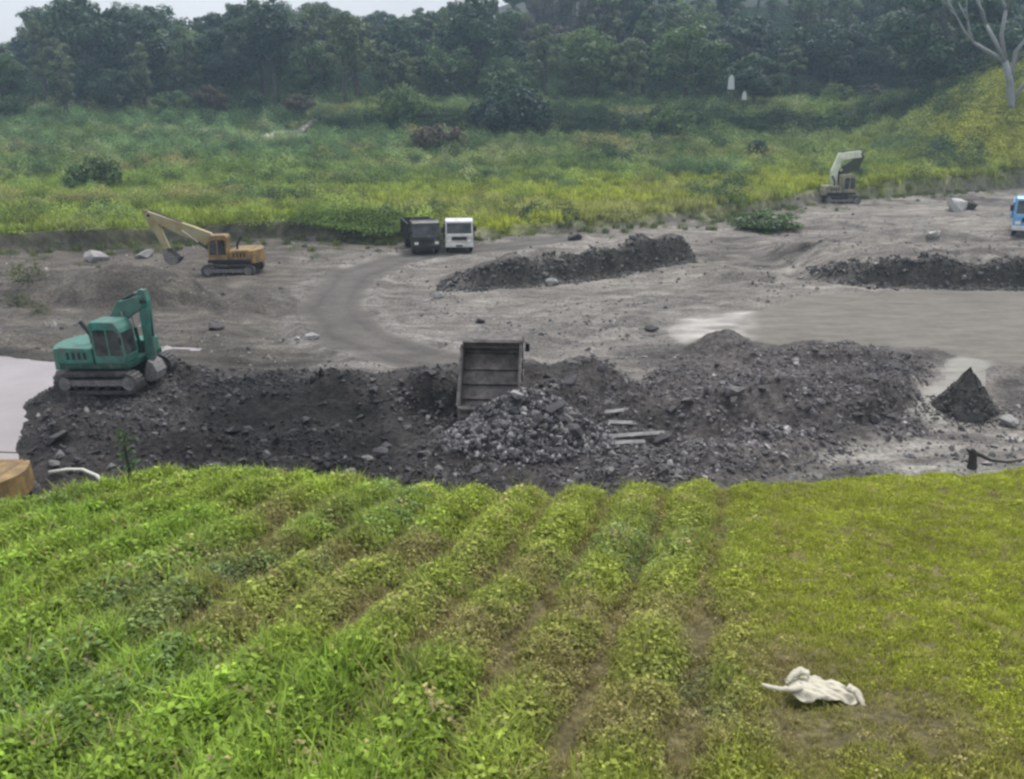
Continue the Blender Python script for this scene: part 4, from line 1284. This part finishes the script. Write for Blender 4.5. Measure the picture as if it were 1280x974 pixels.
colr = np.where(v < 0.8, np.array((0.05, 0.047, 0.043)), np.where(v < 0.97, np.array((0.09, 0.086, 0.08)), np.array((0.22, 0.21, 0.2))))
ss = (0.06 + RNG.exponential(0.08, (N, 1))).clip(0.05, 0.45) * RNG.uniform(0.7, 1.4, (N, 3))
scatter('ridge_stones', np.stack([ax_, ay_, height(ax_, ay_) + 0.01], 1), RNG.uniform(0, 6.28, (N, 3)), ss, RNG.integers(0, 8, N), colr, STONES, 'dark stones on the faces of the two cut ridges')

# loose stones on the quarry floor
N = 14000
yy = 24 + RNG.uniform(0, 1, N) ** 1.4 * 66
xx = RNG.uniform(-0.66, 0.66, N) * yy
keep = (yy < np.interp(xx, FIELD_X, FIELD_Y) - 0.5) & (line_d(xx, yy, ROAD) > 1.9) & (poly_sd(xx, yy, FLAT) > 0.2) & (poly_sd(xx, yy, CREAM) > 0.2) & (poly_sd(xx, yy, POOL) > 0.3) & (poly_sd(xx, yy, RUB) > 0) & (poly_sd(xx, yy, PATH) > 0.1) & (fbm(xx * 0.25, yy * 0.35, 98) > -0.05)
xx, yy = xx[keep], yy[keep]
n = len(xx)
v = RNG.uniform(0, 1, (n, 1))
colr = np.where(v < 0.5, np.array((0.11, 0.105, 0.1)), np.where(v < 0.85, np.array((0.19, 0.183, 0.172)), np.array((0.3, 0.29, 0.275))))
ss = (0.06 + RNG.exponential(0.07, (n, 1))).clip(0.06, 0.4) * RNG.uniform(0.7, 1.3, (n, 3))
scatter('gravel', np.stack([xx, yy, height(xx, yy) + 0.01], 1), RNG.uniform(0, 6.28, (n, 3)), ss, RNG.integers(0, 8, n), colr, STONES, 'loose stones scattered over the quarry floor')

# boulders one can point at
for px, py, s, m, lab in (
        (648, 500, 0.5, 'palerock', 'pale boulder on top of the rock pile under the tipped bed'),
        (1258, 531, 0.7, 'palerock', 'pale boulder at the right edge beside the dark gravel cone'),
        (390, 424, 0.6, 'palerock', 'pale boulder beside the bend of the haul road'),
        (270, 412, 0.75, 'rock', 'dark boulder on the gravel right of the green excavator'),
        (813, 414, 0.6, 'rock', 'small dark boulder left of the pale silt patch'),
        (720, 300, 1.1, 'rock', 'dark boulder on the ridge right of the white truck'),
        (1194, 262, 2.3, 'whiterock', 'white boulder near the blue truck'),
        (1166, 296, 1.0, 'whiterock', 'white stone on the mound below the far field'),
        (1211, 262, 1.6, 'stump', 'dark upright stone against the white boulder'),
        (120, 326, 1.5, 'palerock', 'large pale boulder on the crest of the gravel heap'),
        (180, 322, 1.2, 'palerock', 'pale boulder at the right end of the gravel heap crest'),
        (88, 440, 0.5, 'palerock', 'pale boulder at the pool behind the green excavator tail'),
        (600, 404, 0.5, 'rock', 'low dark boulder above the tipped truck bed'),
        (690, 356, 0.8, 'palerock', 'pale boulder at the foot of the dark ridge'),
        (548, 372, 0.7, 'palerock', 'pale boulder inside the bend of the haul road')):
    p = ground_at(px, py)
    o = link('boulder', rock_mesh(int(px * 7 + py), M[m], 0.8, 22), parent=None)
    o.location = p + Vector((0, 0, s * 0.2))
    o.scale = (s * 1.25, s, s * (1.3 if m == 'stump' else 0.85))
    o.rotation_euler = (0.1, 0.1, px)
    tag(o, lab, 'boulder', 'boulders in the quarry')

# dark gravel cone
cx, cy = at(1220, 526)
cy += 0.9
r = np.random.default_rng(5)
v, f = [], []
K, J = 40, 12
for j in range(J + 1):
    q = j / J
    for k in range(K):
        a = 2 * math.pi * k / K
        rr = 1.12 * q * (1 + 0.1 * math.sin(a * 3 + 1) + r.normal() * 0.035)
        hh = 1.85 * (math.sqrt((1 - q) ** 2 + 0.012) - 0.1 * (1 - q)) - 0.13 + r.normal() * 0.05
        v.append((cx + rr * math.cos(a), cy + 0.9 * rr * math.sin(a), hh - 0.02 - 0.25 * (q > 0.97)))
for j in range(J):
    for k in range(K): f.append((j * K + k, j * K + (k + 1) % K, (j + 1) * K + (k + 1) % K, (j + 1) * K + k))
o = link('gravel_cone', mesh_np('gravel_cone', v, f), pmat('dark_wet_gravel', (0.06, 0.057, 0.052), 0.85, var=0.6, scale=6, bump=1.0, bscale=14), smooth=True)
o.location.z = hz(cx, cy)
tag(o, 'steep dark cone of gravel beside the pale sloping strip', 'gravel heap')

N = 700
a, q = RNG.uniform(0, 6.28, N), RNG.uniform(0.1, 1, N) ** 0.6
xs_, ys_ = cx + np.cos(a) * 1.9 * q, cy + np.sin(a) * 1.6 * q
qq = np.hypot((xs_ - cx) / 1.12, (ys_ - cy) / 1.0)
zs_ = np.maximum(height(xs_, ys_), hz(cx, cy) + 1.6 * (1 - qq) - 0.04)
scatter('cone_stones', np.stack([xs_, ys_, zs_], 1), RNG.uniform(0, 6.28, (N, 3)), RNG.uniform(0.05, 0.16, (N, 1)) * RNG.uniform(0.7, 1.3, (N, 3)), RNG.integers(0, 8, N), np.array((0.07, 0.066, 0.06)) * RNG.uniform(0.5, 1.6, (N, 1)), STONES, 'dark gravel spilling down the steep cone')

# bleached planks lying in the rubble
PLANK_LABELS = ['uppermost short bleached plank in the rubble right of the tip pile', 'second bleached plank from the top in the rubble', 'longest bleached plank in the rubble, third from the top', 'thin broken bleached plank lowest of the stack in the rubble']
for (px, py, L, a), lab in zip(((773, 517, 0.9, 4), (783, 533, 1.15, -2), (796, 546, 1.7, 3), (783, 556, 1.1, 2)), PLANK_LABELS):
    p = ground_at(px, py)
    mb = MB()
    r = random.Random(px)
    top = [(-L / 2, 0.02), (-L * 0.2, 0.035), (L * 0.15, 0.03), (L / 2, 0.025), (L / 2 + 0.05, -0.01), (L / 2 - 0.03, -0.03), (0, -0.03), (-L / 2 - 0.04, -0.03)]
    mb.prism(top, -0.075, 0.075, 0.008)
    o = mb.build('plank', M['wood'])
    o.location = p + Vector((0, 0, 0.05))
    o.rotation_euler = (R(30), R(-a), R(a))
    tag(o, lab, 'plank', 'bleached planks in the rubble')

# pale bent pipe by the left edge, in the grass
pts = [ground_at(*q) + Vector((0, 0, 0.12)) for q in ((62, 597), (85, 592), (105, 594), (122, 601), (132, 611))]
p0 = pts[0]
o = MB().tube([q - p0 for q in pts], 0.055, 8).build('pipe', M['pipe'], smooth=True, loc=p0)
tag(o, 'pale bent plastic pipe lying in the grass near the left edge', 'pipe')

# weathered stump with a fallen branch at the right
p = ground_at(1214, 586)
root = empty('stump', p - Vector((0, 0, 0.1)))
tag(root, 'dark broken stump with a drooping branch at the bank edge on the right', 'stump')
MB().tube([(0, 0, 0), (0.01, 0, 0.3), (-0.02, 0.02, 0.62), (-0.05, 0.02, 0.72)], [0.16, 0.12, 0.11, 0.06], 9).build('trunk', M['stump'], root)
MB().tube([(-0.03, 0, 0.62), (0.25, 0.05, 0.5), (0.6, 0.1, 0.32), (1.1, 0.1, 0.26), (1.7, 0.15, 0.34)], [0.08, 0.06, 0.05, 0.04, 0.02], 7).build('branch', M['stump'], root)
MB().tube([(-0.02, 0, 0.55), (-0.22, 0.05, 0.72)], [0.06, 0.03], 7).build('branch', M['stump'], root)

# crumpled sack on the bank
p = ground_at(1016, 880)
NX, NY = 46, 30
uu, vv = np.meshgrid(np.linspace(-1, 1, NX), np.linspace(-1, 1, NY), indexing='ij')
ex = 0.36 * uu
ey = 0.22 * vv * np.sqrt(np.clip(1 - 0.75 * uu ** 2, 0.05, 1)) * (1 + 0.25 * fbm(uu * 3, vv * 0.5 + 3, 6)) - 0.05 * uu + 0.03 * fbm(uu * 4, vv * 4, 5)
lf_ = np.exp(-((uu + 0.2) / 0.75) ** 2 - (vv / 0.9) ** 2)
ez = 0.07 * np.clip(1 - uu ** 2 * 0.8 - vv ** 2 * 0.75, 0, 1) ** 0.6 + 0.07 * np.abs(fbm(uu * 1.6 + vv, vv * 1.9, 7, 2, 0.4)) + 0.03 * np.abs(np.sin(uu * 5 + vv * 3.5 + 2 * fbm(uu * 1.5, vv * 1.5, 8, 2))) - 0.045 - 0.05 * np.clip(uu - 0.7, 0, 1)
co = np.stack([ex, ey, ez + 0.05], -1).reshape(-1, 3)
fa = np.array([(i * NY + j, (i + 1) * NY + j, (i + 1) * NY + j + 1, i * NY + j + 1) for i in range(NX - 1) for j in range(NY - 1)])
sroot = empty('sack', p + Vector((0.06, 0, 0.1)), R(-4), s=0.86)
tag(sroot, 'crumpled cream sack lying on the weedy bank', 'sack')


def cloth(co, fa, name):
    o = link(name, mesh_np(name, co, fa), M['sack'], sroot, smooth=True)
    md = o.modifiers.new('thickness', 'SOLIDIFY')
    md.thickness = 0.012
    return o


cloth(co, fa, 'sack_body')


def strip(path, wid, name, seed):
    r = np.random.default_rng(seed)
    P_ = np.array(path, float)
    tt = np.linspace(0, len(P_) - 1, 18)
    c = np.stack([np.interp(tt, range(len(P_)), P_[:, k]) for k in range(3)], 1)
    d = np.gradient(c, axis=0)
    nrm = np.stack([-d[:, 1], d[:, 0], 0 * d[:, 0]], 1)
    nrm /= np.linalg.norm(nrm, axis=1, keepdims=True)
    w = np.interp(np.linspace(0, 1, 18), np.linspace(0, 1, len(wid)), wid)
    co, fa = [], []
    for i in range(18):
        for k, q in enumerate((-1, -0.4, 0.3, 1)):
            co.append(c[i] + nrm[i] * w[i] * q + np.array((0, 0, 0.025 * (1 - q * q) + r.normal() * 0.006)))
    for i in range(17):
        for k in range(3): fa.append((i * 4 + k, i * 4 + 4 + k, i * 4 + 5 + k, i * 4 + 1 + k))
    cloth(np.array(co), np.array(fa), name)


strip([(-0.24, -0.03, 0.12), (-0.36, -0.07, 0.1), (-0.5, -0.06, 0.09), (-0.68, -0.03, 0.11)], (0.07, 0.05, 0.04, 0.03), 'sack_neck', 1)
strip([(-0.1, 0.14, 0.16), (-0.2, 0.17, 0.2), (-0.3, 0.12, 0.15), (-0.36, 0.06, 0.1)], (0.06, 0.06, 0.05, 0.03), 'sack_flap', 2)
strip([(0.3, 0.0, 0.12), (0.38, -0.06, 0.1), (0.42, -0.16, 0.03), (0.44, -0.24, -0.04)], (0.07, 0.06, 0.04, 0.03), 'sack_corner', 3)

# white boards on posts by the wood
for px, py, hgt, w, lab in ((913, 118, 2.1, 1.1, 'taller white board on a dark post at the edge of the wood'), (930, 126, 1.3, 0.8, 'smaller white board right below the taller one')):
    p = at_depth(px, py, 146.0)
    p.z = hz(p.x, p.y)
    top = at_depth(px, 94 if hgt > 2 else 114, 146.0).z
    H = top - p.z
    root = empty('marker_board', p)
    tag(root, lab, 'board', 'white boards at the wood')
    MB().prism([(-w * 0.45, H - hgt), (w * 0.5, H - hgt), (w * 0.35, H - 0.3), (w * 0.1, H), (-w * 0.2, H - 0.05), (-w * 0.4, H - 0.5)], -0.06, 0.06, 0.02).build('panel', M['board'], root)
    MB().tube([(0, 0.12, -0.3), (0, 0.12, H - hgt + 0.5)], 0.045, 8).build('post', M['stump'], root)

# low terrace wall at the foot of the wood
for (pa, pb, yy_, lab) in (((418, 146), (585, 141), 153.5, 'low mossy terrace wall behind the left half of the field'), ((716, 147), (975, 134), 148.3, 'long low terrace wall below the white boards'), ((1020, 132), (1140, 117), 146.6, 'short terrace wall left of the dark trunk')):
    A, B_ = at_depth(*pa, yy_), at_depth(*pb, yy_)
    K = 14
    wall = empty('terrace_wall', A)
    tag(wall, lab, 'wall', 'terrace walls at the wood')
    for i in range(K):
        q0, q1 = A.lerp(B_, i / K), A.lerp(B_, (i + 1) / K)
        mid = (q0 + q1) / 2
        zt = hz(mid.x, yy_) + 0.55 + random.uniform(-0.08, 0.1)
        MB().box(q0.x - A.x + 0.03, q1.x - A.x - 0.03, -0.35 + random.uniform(-.1, .1), 0.4, hz(mid.x, yy_) - 0.5 - A.z, zt - A.z, 0.05).build('block', M['stonewall'], wall)


# ------------------------------------------------------------------ trees
LEAF_A = leaf_mat('dark_tree_leaf', base=((0.02, 0.05, 0.034), (0.045, 0.088, 0.05)), trans=0.25, rnd=0.4)
LEAF_B = leaf_mat('mid_tree_leaf', base=((0.05, 0.1, 0.04), (0.1, 0.16, 0.06)), trans=0.25, rnd=0.5)
LEAF_C = leaf_mat('greyish_tree_leaf', base=((0.08, 0.12, 0.07), (0.13, 0.17, 0.09)), trans=0.25, rnd=0.5)
LEAF_E = leaf_mat('olive_shrub_leaf', base=((0.09, 0.11, 0.06), (0.12, 0.14, 0.07)), trans=0.25, rnd=0.6)
LEAF_D = leaf_mat('brownish_tree_leaf', base=((0.07, 0.055, 0.045), (0.085, 0.075, 0.05)), trans=0.2, rnd=0.5)


def tree_proto(seed, H, cz, rx, rz, nclump, nleaf, size, m, narrow=1.0, low=0.0):
    """tapered trunk with limbs, and a crown of leaf clumps with gaps; returns (trunk, crown) meshes"""
    r = np.random.default_rng(seed)
    C_ = []
    while len(C_) < nclump:
        v = r.normal(size=3)
        v /= np.linalg.norm(v)
        q = r.uniform(0.35, 1.0) ** 0.6
        p = np.array((v[0] * rx * q, v[1] * rx * q, cz + v[2] * rz * q))
        t_ = (p[2] - (cz - rz)) / (2 * rz)
        p[:2] *= 1 - narrow * 0.75 * t_ if narrow < 1.01 and narrow > 0 else 1
        if p[2] < low: continue
        C_.append(p)
    vs, fs, lf = [], [], []
    base = 0
    for c in C_:
        rad = r.uniform(0.5, 1.2) * rx * 0.32
        k = int(nleaf * r.uniform(0.7, 1.3))
        d = r.normal(size=(k, 3))
        d /= np.linalg.norm(d, axis=1, keepdims=True)
        pos = c + d * (rad * r.uniform(0.25, 1.0, k) ** 0.5)[:, None] * (1, 1, 0.75)
        nr = d + r.normal(size=(k, 3)) * 0.5 + (0, 0, 0.35)
        nr /= np.linalg.norm(nr, axis=1, keepdims=True)
        v, f = leaf_quads(pos, nr, size * r.uniform(0.6, 1.4, k), r, 0.7)
        tone = r.uniform(0.2, 0.8)
        vs.append(v)
        fs.append(f + base)
        lf.append(np.repeat(np.clip(tone + r.normal(size=k) * 0.2, 0, 1), 4))
        base += len(v)
    crown = mesh_np('crown', np.concatenate(vs), np.concatenate(fs), np.concatenate(lf), m)
    mb = MB()
    rt = H * 0.022 + 0.08
    path = [(0, 0, -0.6)]
    for i in range(1, 7): path.append((r.normal() * 0.12 * i * H / 40, r.normal() * 0.12 * i * H / 40, (cz + rz * 0.5) * i / 6))
    mb.tube(path, [rt * (1.25, 1, 0.85, 0.7, 0.5, 0.35, 0.15)[i] for i in range(7)], 8)
    for c in C_[::max(1, nclump // 9)]:
        z0 = max(cz - rz * 0.9, min(c[2] - 1.0, cz))
        i = min(5, int(z0 / (cz + rz * 0.5) * 6))
        s = Vector(path[max(1, i)])
        e = Vector(c)
        mb.tube([s, s.lerp(e, 0.5) + Vector((0, 0, -0.2)), e], [rt * 0.45, rt * 0.3, rt * 0.1], 6)
    me = bpy.data.meshes.new('trunk')
    mb.bm.to_mesh(me)
    mb.bm.free()
    me.materials.append(M['bark'])
    return me, crown


KINDS = [  # name, height, prototypes, wording
    ('broadleaf_tree', 11.0, [tree_proto(401 + i, 11, 6.6, 4.6, 4.2, 46, 190, 0.38, [LEAF_A, LEAF_B][i % 2], narrow=0.0, low=1.5) for i in range(3)], 'round crowned tree'),
    ('tall_tree', 16.0, [tree_proto(411 + i, 16, 10.5, 3.9, 5.3, 44, 170, 0.38, [LEAF_A, LEAF_C][i % 2], narrow=0.45, low=3) for i in range(3)], 'tall narrow crowned tree'),
    ('feathery_tree', 15.0, [tree_proto(421 + i, 15, 9.0, 3.0, 6.2, 40, 140, 0.36, LEAF_C, narrow=0.8, low=2) for i in range(2)], 'loose feathery tree'),
    ('bushy_tree', 6.0, [tree_proto(431 + i, 6, 3.2, 3.4, 2.7, 40, 150, 0.32, [LEAF_B, LEAF_A, LEAF_D][i], narrow=0.0, low=0.4) for i in range(3)], 'low bushy tree'),
    ('shrub', 4.0, [tree_proto(441 + i, 4, 1.7, 3.3, 1.9, 70, 70, 0.34, [LEAF_B, LEAF_A, LEAF_D, LEAF_E][i], narrow=0.0, low=0.15) for i in range(3)] + [tree_proto(447, 4, 1.7, 3.3, 1.9, 34, 26, 0.3, LEAF_E, narrow=0.0, low=0.15)], 'shrub'),
]


def tree(kind, var, x, y, s, sz, label, group):
    nm, H, pr, _ = KINDS[kind]
    tr, cr = pr[var % len(pr)]
    root = empty(nm, (x, y, hz(x, y) - 0.1), random.uniform(0, 6.28))
    root.scale = (s, s, sz)
    tag(root, label, 'tree', group)
    link('trunk', tr, None, root)
    link('crown', cr, None, root)
    return root


SKY_X = [-300, 0, 25, 45, 58, 112, 122, 142, 150, 205, 216, 240, 262, 285, 300, 400, 430, 480, 540, 590, 640, 1400]
SKY_Y = [60, 52, 46, 36, -12, -12, 26, 20, -8, -8, 24, 24, 6, 22, -10, -6, 6, 12, 4, -6, -60, -200]
SIDE = [(-1e9, 'at the far left'), (120, 'above the gravel heap'), (260, 'above the faded yellow excavator'), (420, 'above the pair of trucks'), (620, 'above the dark ridge'),
        (780, 'left of the white boards'), (940, 'right of the white boards'), (1060, 'above the pale excavator'), (1170, 'at the far right')]


def side_word(px): return [w for a, w in SIDE if px >= a][-1]


rows = [(160, 'front row'), (170, 'second row'), (181, 'third row'), (194, 'fourth row'), (210, 'fifth row'), (225, 'sixth row'), (243, 'seventh row'), (265, 'back row')]
LOOK = {0: ('dark green', 'mid green', 'dark green'), 1: ('dark green', 'grey green', 'dark green'), 2: ('grey green', 'grey green', 'grey green'), 3: ('mid green', 'dark green', 'brownish')}
PLANNED = []
for ri, (d0, rw) in enumerate(rows):
    pxs = -90.0 + random.uniform(0, 30)
    while pxs < 1370:
        d = d0 + random.uniform(-3.5, 3.5)
        x = at_depth(pxs, 100, d).x
        zg = hz(x, d)
        cap = at_depth(pxs, np.interp(pxs, SKY_X, SKY_Y), d).z - zg
        k = random.choices([0, 1, 2, 3], [5, 3.4, 2.2, 5.0 if ri == 0 else 1.6 if ri < 2 else 0.4])[0]
        if ri == 0 and pxs > 380 and random.random() < 0.55:
            pxs += random.uniform(25, 60)
            continue
        H = KINDS[k][1]
        want = H * random.uniform(0.6, 1.35)
        if pxs < 600 and ri >= 2: want = max(want, min(cap, 24) * random.uniform(0.75, 1.0))
        want = min(want, cap * random.uniform(0.88, 1.0))
        if want > 3.5 and zg < at_depth(pxs, -10, d).z:
            sz = want / H
            s = min(max(sz, 0.7) * random.uniform(0.9, 1.2), 1.6)
            v_ = random.randrange(3)
            if k == 0 and 560 < pxs < 760 and ri < 3 and random.random() < 0.6: v_ = 1
            if 560 < pxs < 800 and ri > 3 and random.random() < 0.45: k, v_, sz, s = 3, 2, want / 6.0, 1.3
            PLANNED.append((pxs, k, v_, x, d, s, sz, '%s %s, %s %s' % (LOOK[k][v_], KINDS[k][3], rw, side_word(pxs))))
        pxs += (6.2 + random.uniform(0, 3.5) + (1.5 if k == 0 else 0)) * FPX / (d * 0.98)
ORD = {1: [''], 2: ['left of two, ', 'right of two, '], 3: ['left of three, ', 'middle of three, ', 'right of three, ']}
by = {}
for t_ in PLANNED: by.setdefault(t_[-1], []).append(t_)
for base_, ts in by.items():
    ts.sort(key=lambda q: q[0])
    words = ORD.get(len(ts)) or [w + ' from left, ' for w in ('first', 'second', 'third', 'fourth', 'fifth', 'sixth', 'seventh', 'eighth')]
    for w, (pxs, k, v_, x, d, s, sz, lab) in zip(words, ts):
        tree(k, v_, x, d, s, sz, w + lab, 'trees of the dark wood')

# named trees and shrubs
def shrub(px, py, wid, hgt, var, label, m=None, k=4):
    p = ground_at(px, py)
    t = tree(k, var, p.x, p.y, 1, 1, label, None)
    t['category'] = 'shrub'
    pxm = FPX / math.hypot(p.y, CAM_H)
    t.scale = (wid / pxm / 6.8, wid / pxm / 6.8, hgt / pxm / 4.0)
    return t


shrub(960, 287, 78, 25, 0, 'dark green shrub on the bank left of the pale excavator')
shrub(548, 190, 70, 34, 2, 'brownish dark shrub in the field above the pair of trucks')
shrub(640, 170, 90, 60, 1, 'dark rounded shrub at the foot of the wood above the dark ridge')
shrub(500, 150, 60, 40, 0, 'green shrub behind the left terrace wall')
shrub(840, 175, 55, 40, 0, 'green shrub below the long terrace wall')
shrub(945, 200, 30, 26, 1, 'small dark shrub in the field below the white boards')
shrub(480, 282, 46, 26, 0, 'bright green shrub at the field edge left of the dark truck')
shrub(120, 240, 70, 45, 0, 'loose green shrub in the field above the gravel heap')
for px, py, w, h, lab in ((36, 352, 50, 30, 'scraggly dark shrub on the gravel at the left edge, nearest the field'), (24, 384, 36, 22, 'small dark shrub on the gravel just above the pool'), (50, 392, 30, 18, 'tiny dark shrub between pool and gravel heap')):
    shrub(px, py, w, h, 3, lab)

# thin sapling on the bank edge at the left
p = ground_at(163, 606)
root = empty('sapling', p)
tag(root, 'thin dark sapling standing at the bank edge below the green excavator', 'sapling')
MB().tube([(0, 0, -0.1), (0.02, 0, 0.4), (-0.01, 0, 0.75), (0.02, 0, 1.05)], [0.035, 0.03, 0.025, 0.012], 7).build('stem', M['stump'], root)
r = np.random.default_rng(9)
c = np.stack([r.normal(0, 0.09, 90), r.normal(0, 0.09, 90), r.uniform(0.25, 1.1, 90)], 1)
nr = r.normal(size=(90, 3)) + (0, 0, 0.5)
nr /= np.linalg.norm(nr, axis=1, keepdims=True)
v, f = leaf_quads(c, nr, 0.11 * r.uniform(0.6, 1.3, 90), r)
link('foliage', mesh_np('foliage', v, f, np.repeat(r.uniform(0, 1, 90), 4)), LEAF_B, root)

# big dark tree with a visible trunk at the right
p = at_depth(1172, 142, 152)
t = tree(0, 0, p.x, 152, 2.0, 1.9, 'big dark tree with a visible trunk left of the bare pale tree', 'trees of the dark wood')
t.location.z = min(t.location.z, p.z)

# bare pale tree leaning at the right edge
p = at_depth(1270, 98, 131)
p.z = min(p.z, hz(p.x, p.y)) - 0.2
root = empty('bare_tree', p, s=1.6)
tag(root, 'bare pale barked tree with forking limbs at the right edge', 'tree')


def limb(s, d, L, r0, depth, out, rr):
    e = s + d * L
    mid = s.lerp(e, 0.5) + Vector((rr.uniform(-.1, .1), rr.uniform(-.1, .1), 0.03)) * L
    out.append(([s, mid, e], [r0, r0 * 0.85, r0 * 0.65]))
    if depth:
        for i in range(2 if depth > 1 else 3):
            nd = (d + Vector((rr.uniform(-.6, .6), rr.uniform(-.6, .6), rr.uniform(-.05, .4)))).normalized()
            limb(e, nd, L * rr.uniform(0.6, 0.85), r0 * 0.62, depth - 1, out, rr)


rr = random.Random(4)
tr_ = [Vector((0, 0, -0.5)), Vector((-0.1, 0, 1.5)), Vector((-0.5, 0, 3.2)), Vector((-1.2, 0, 4.8))]
MB().tube(tr_, [0.42, 0.34, 0.3, 0.26], 10).build('trunk', M['palebark'], root, smooth=True)
for d, L, s0 in (((-0.55, 0.1, 0.85), 3.6, 3), ((-0.2, -0.1, 1.0), 4.2, 3), ((-0.85, 0.2, 0.5), 3.2, 3), ((0.35, 0, 1), 5.0, 2), ((0.75, 0.2, 0.9), 4.4, 1)):
    out = []
    limb(tr_[s0].copy(), Vector(d).normalized(), L, 0.2, 3, out, rr)
    mb = MB()
    for a, b in out: mb.tube(a, b, 6)
    mb.build('limb', M['palebark'], root, smooth=True)

# ------------------------------------------------------------------ haze
mb = MB()
mb.box(-420, 420, -25, 460, -5, 170, 0)
mh = bpy.data.materials.new('haze_air')
mh.use_nodes = True
mh.node_tree.nodes.clear()
ho = mh.node_tree.nodes.new('ShaderNodeOutputMaterial')
hv = mh.node_tree.nodes.new('ShaderNodeVolumePrincipled')
hv.inputs['Color'].default_value = (0.6, 0.82, 1.0, 1)
hv.inputs['Density'].default_value = 0.00058
hv.inputs['Anisotropy'].default_value = 0.2
mh.node_tree.links.new(hv.outputs[0], ho.inputs['Volume'])
hz_o = mb.build('haze', mh)
tag(hz_o, 'thin bluish haze in the valley air', kind='stuff')
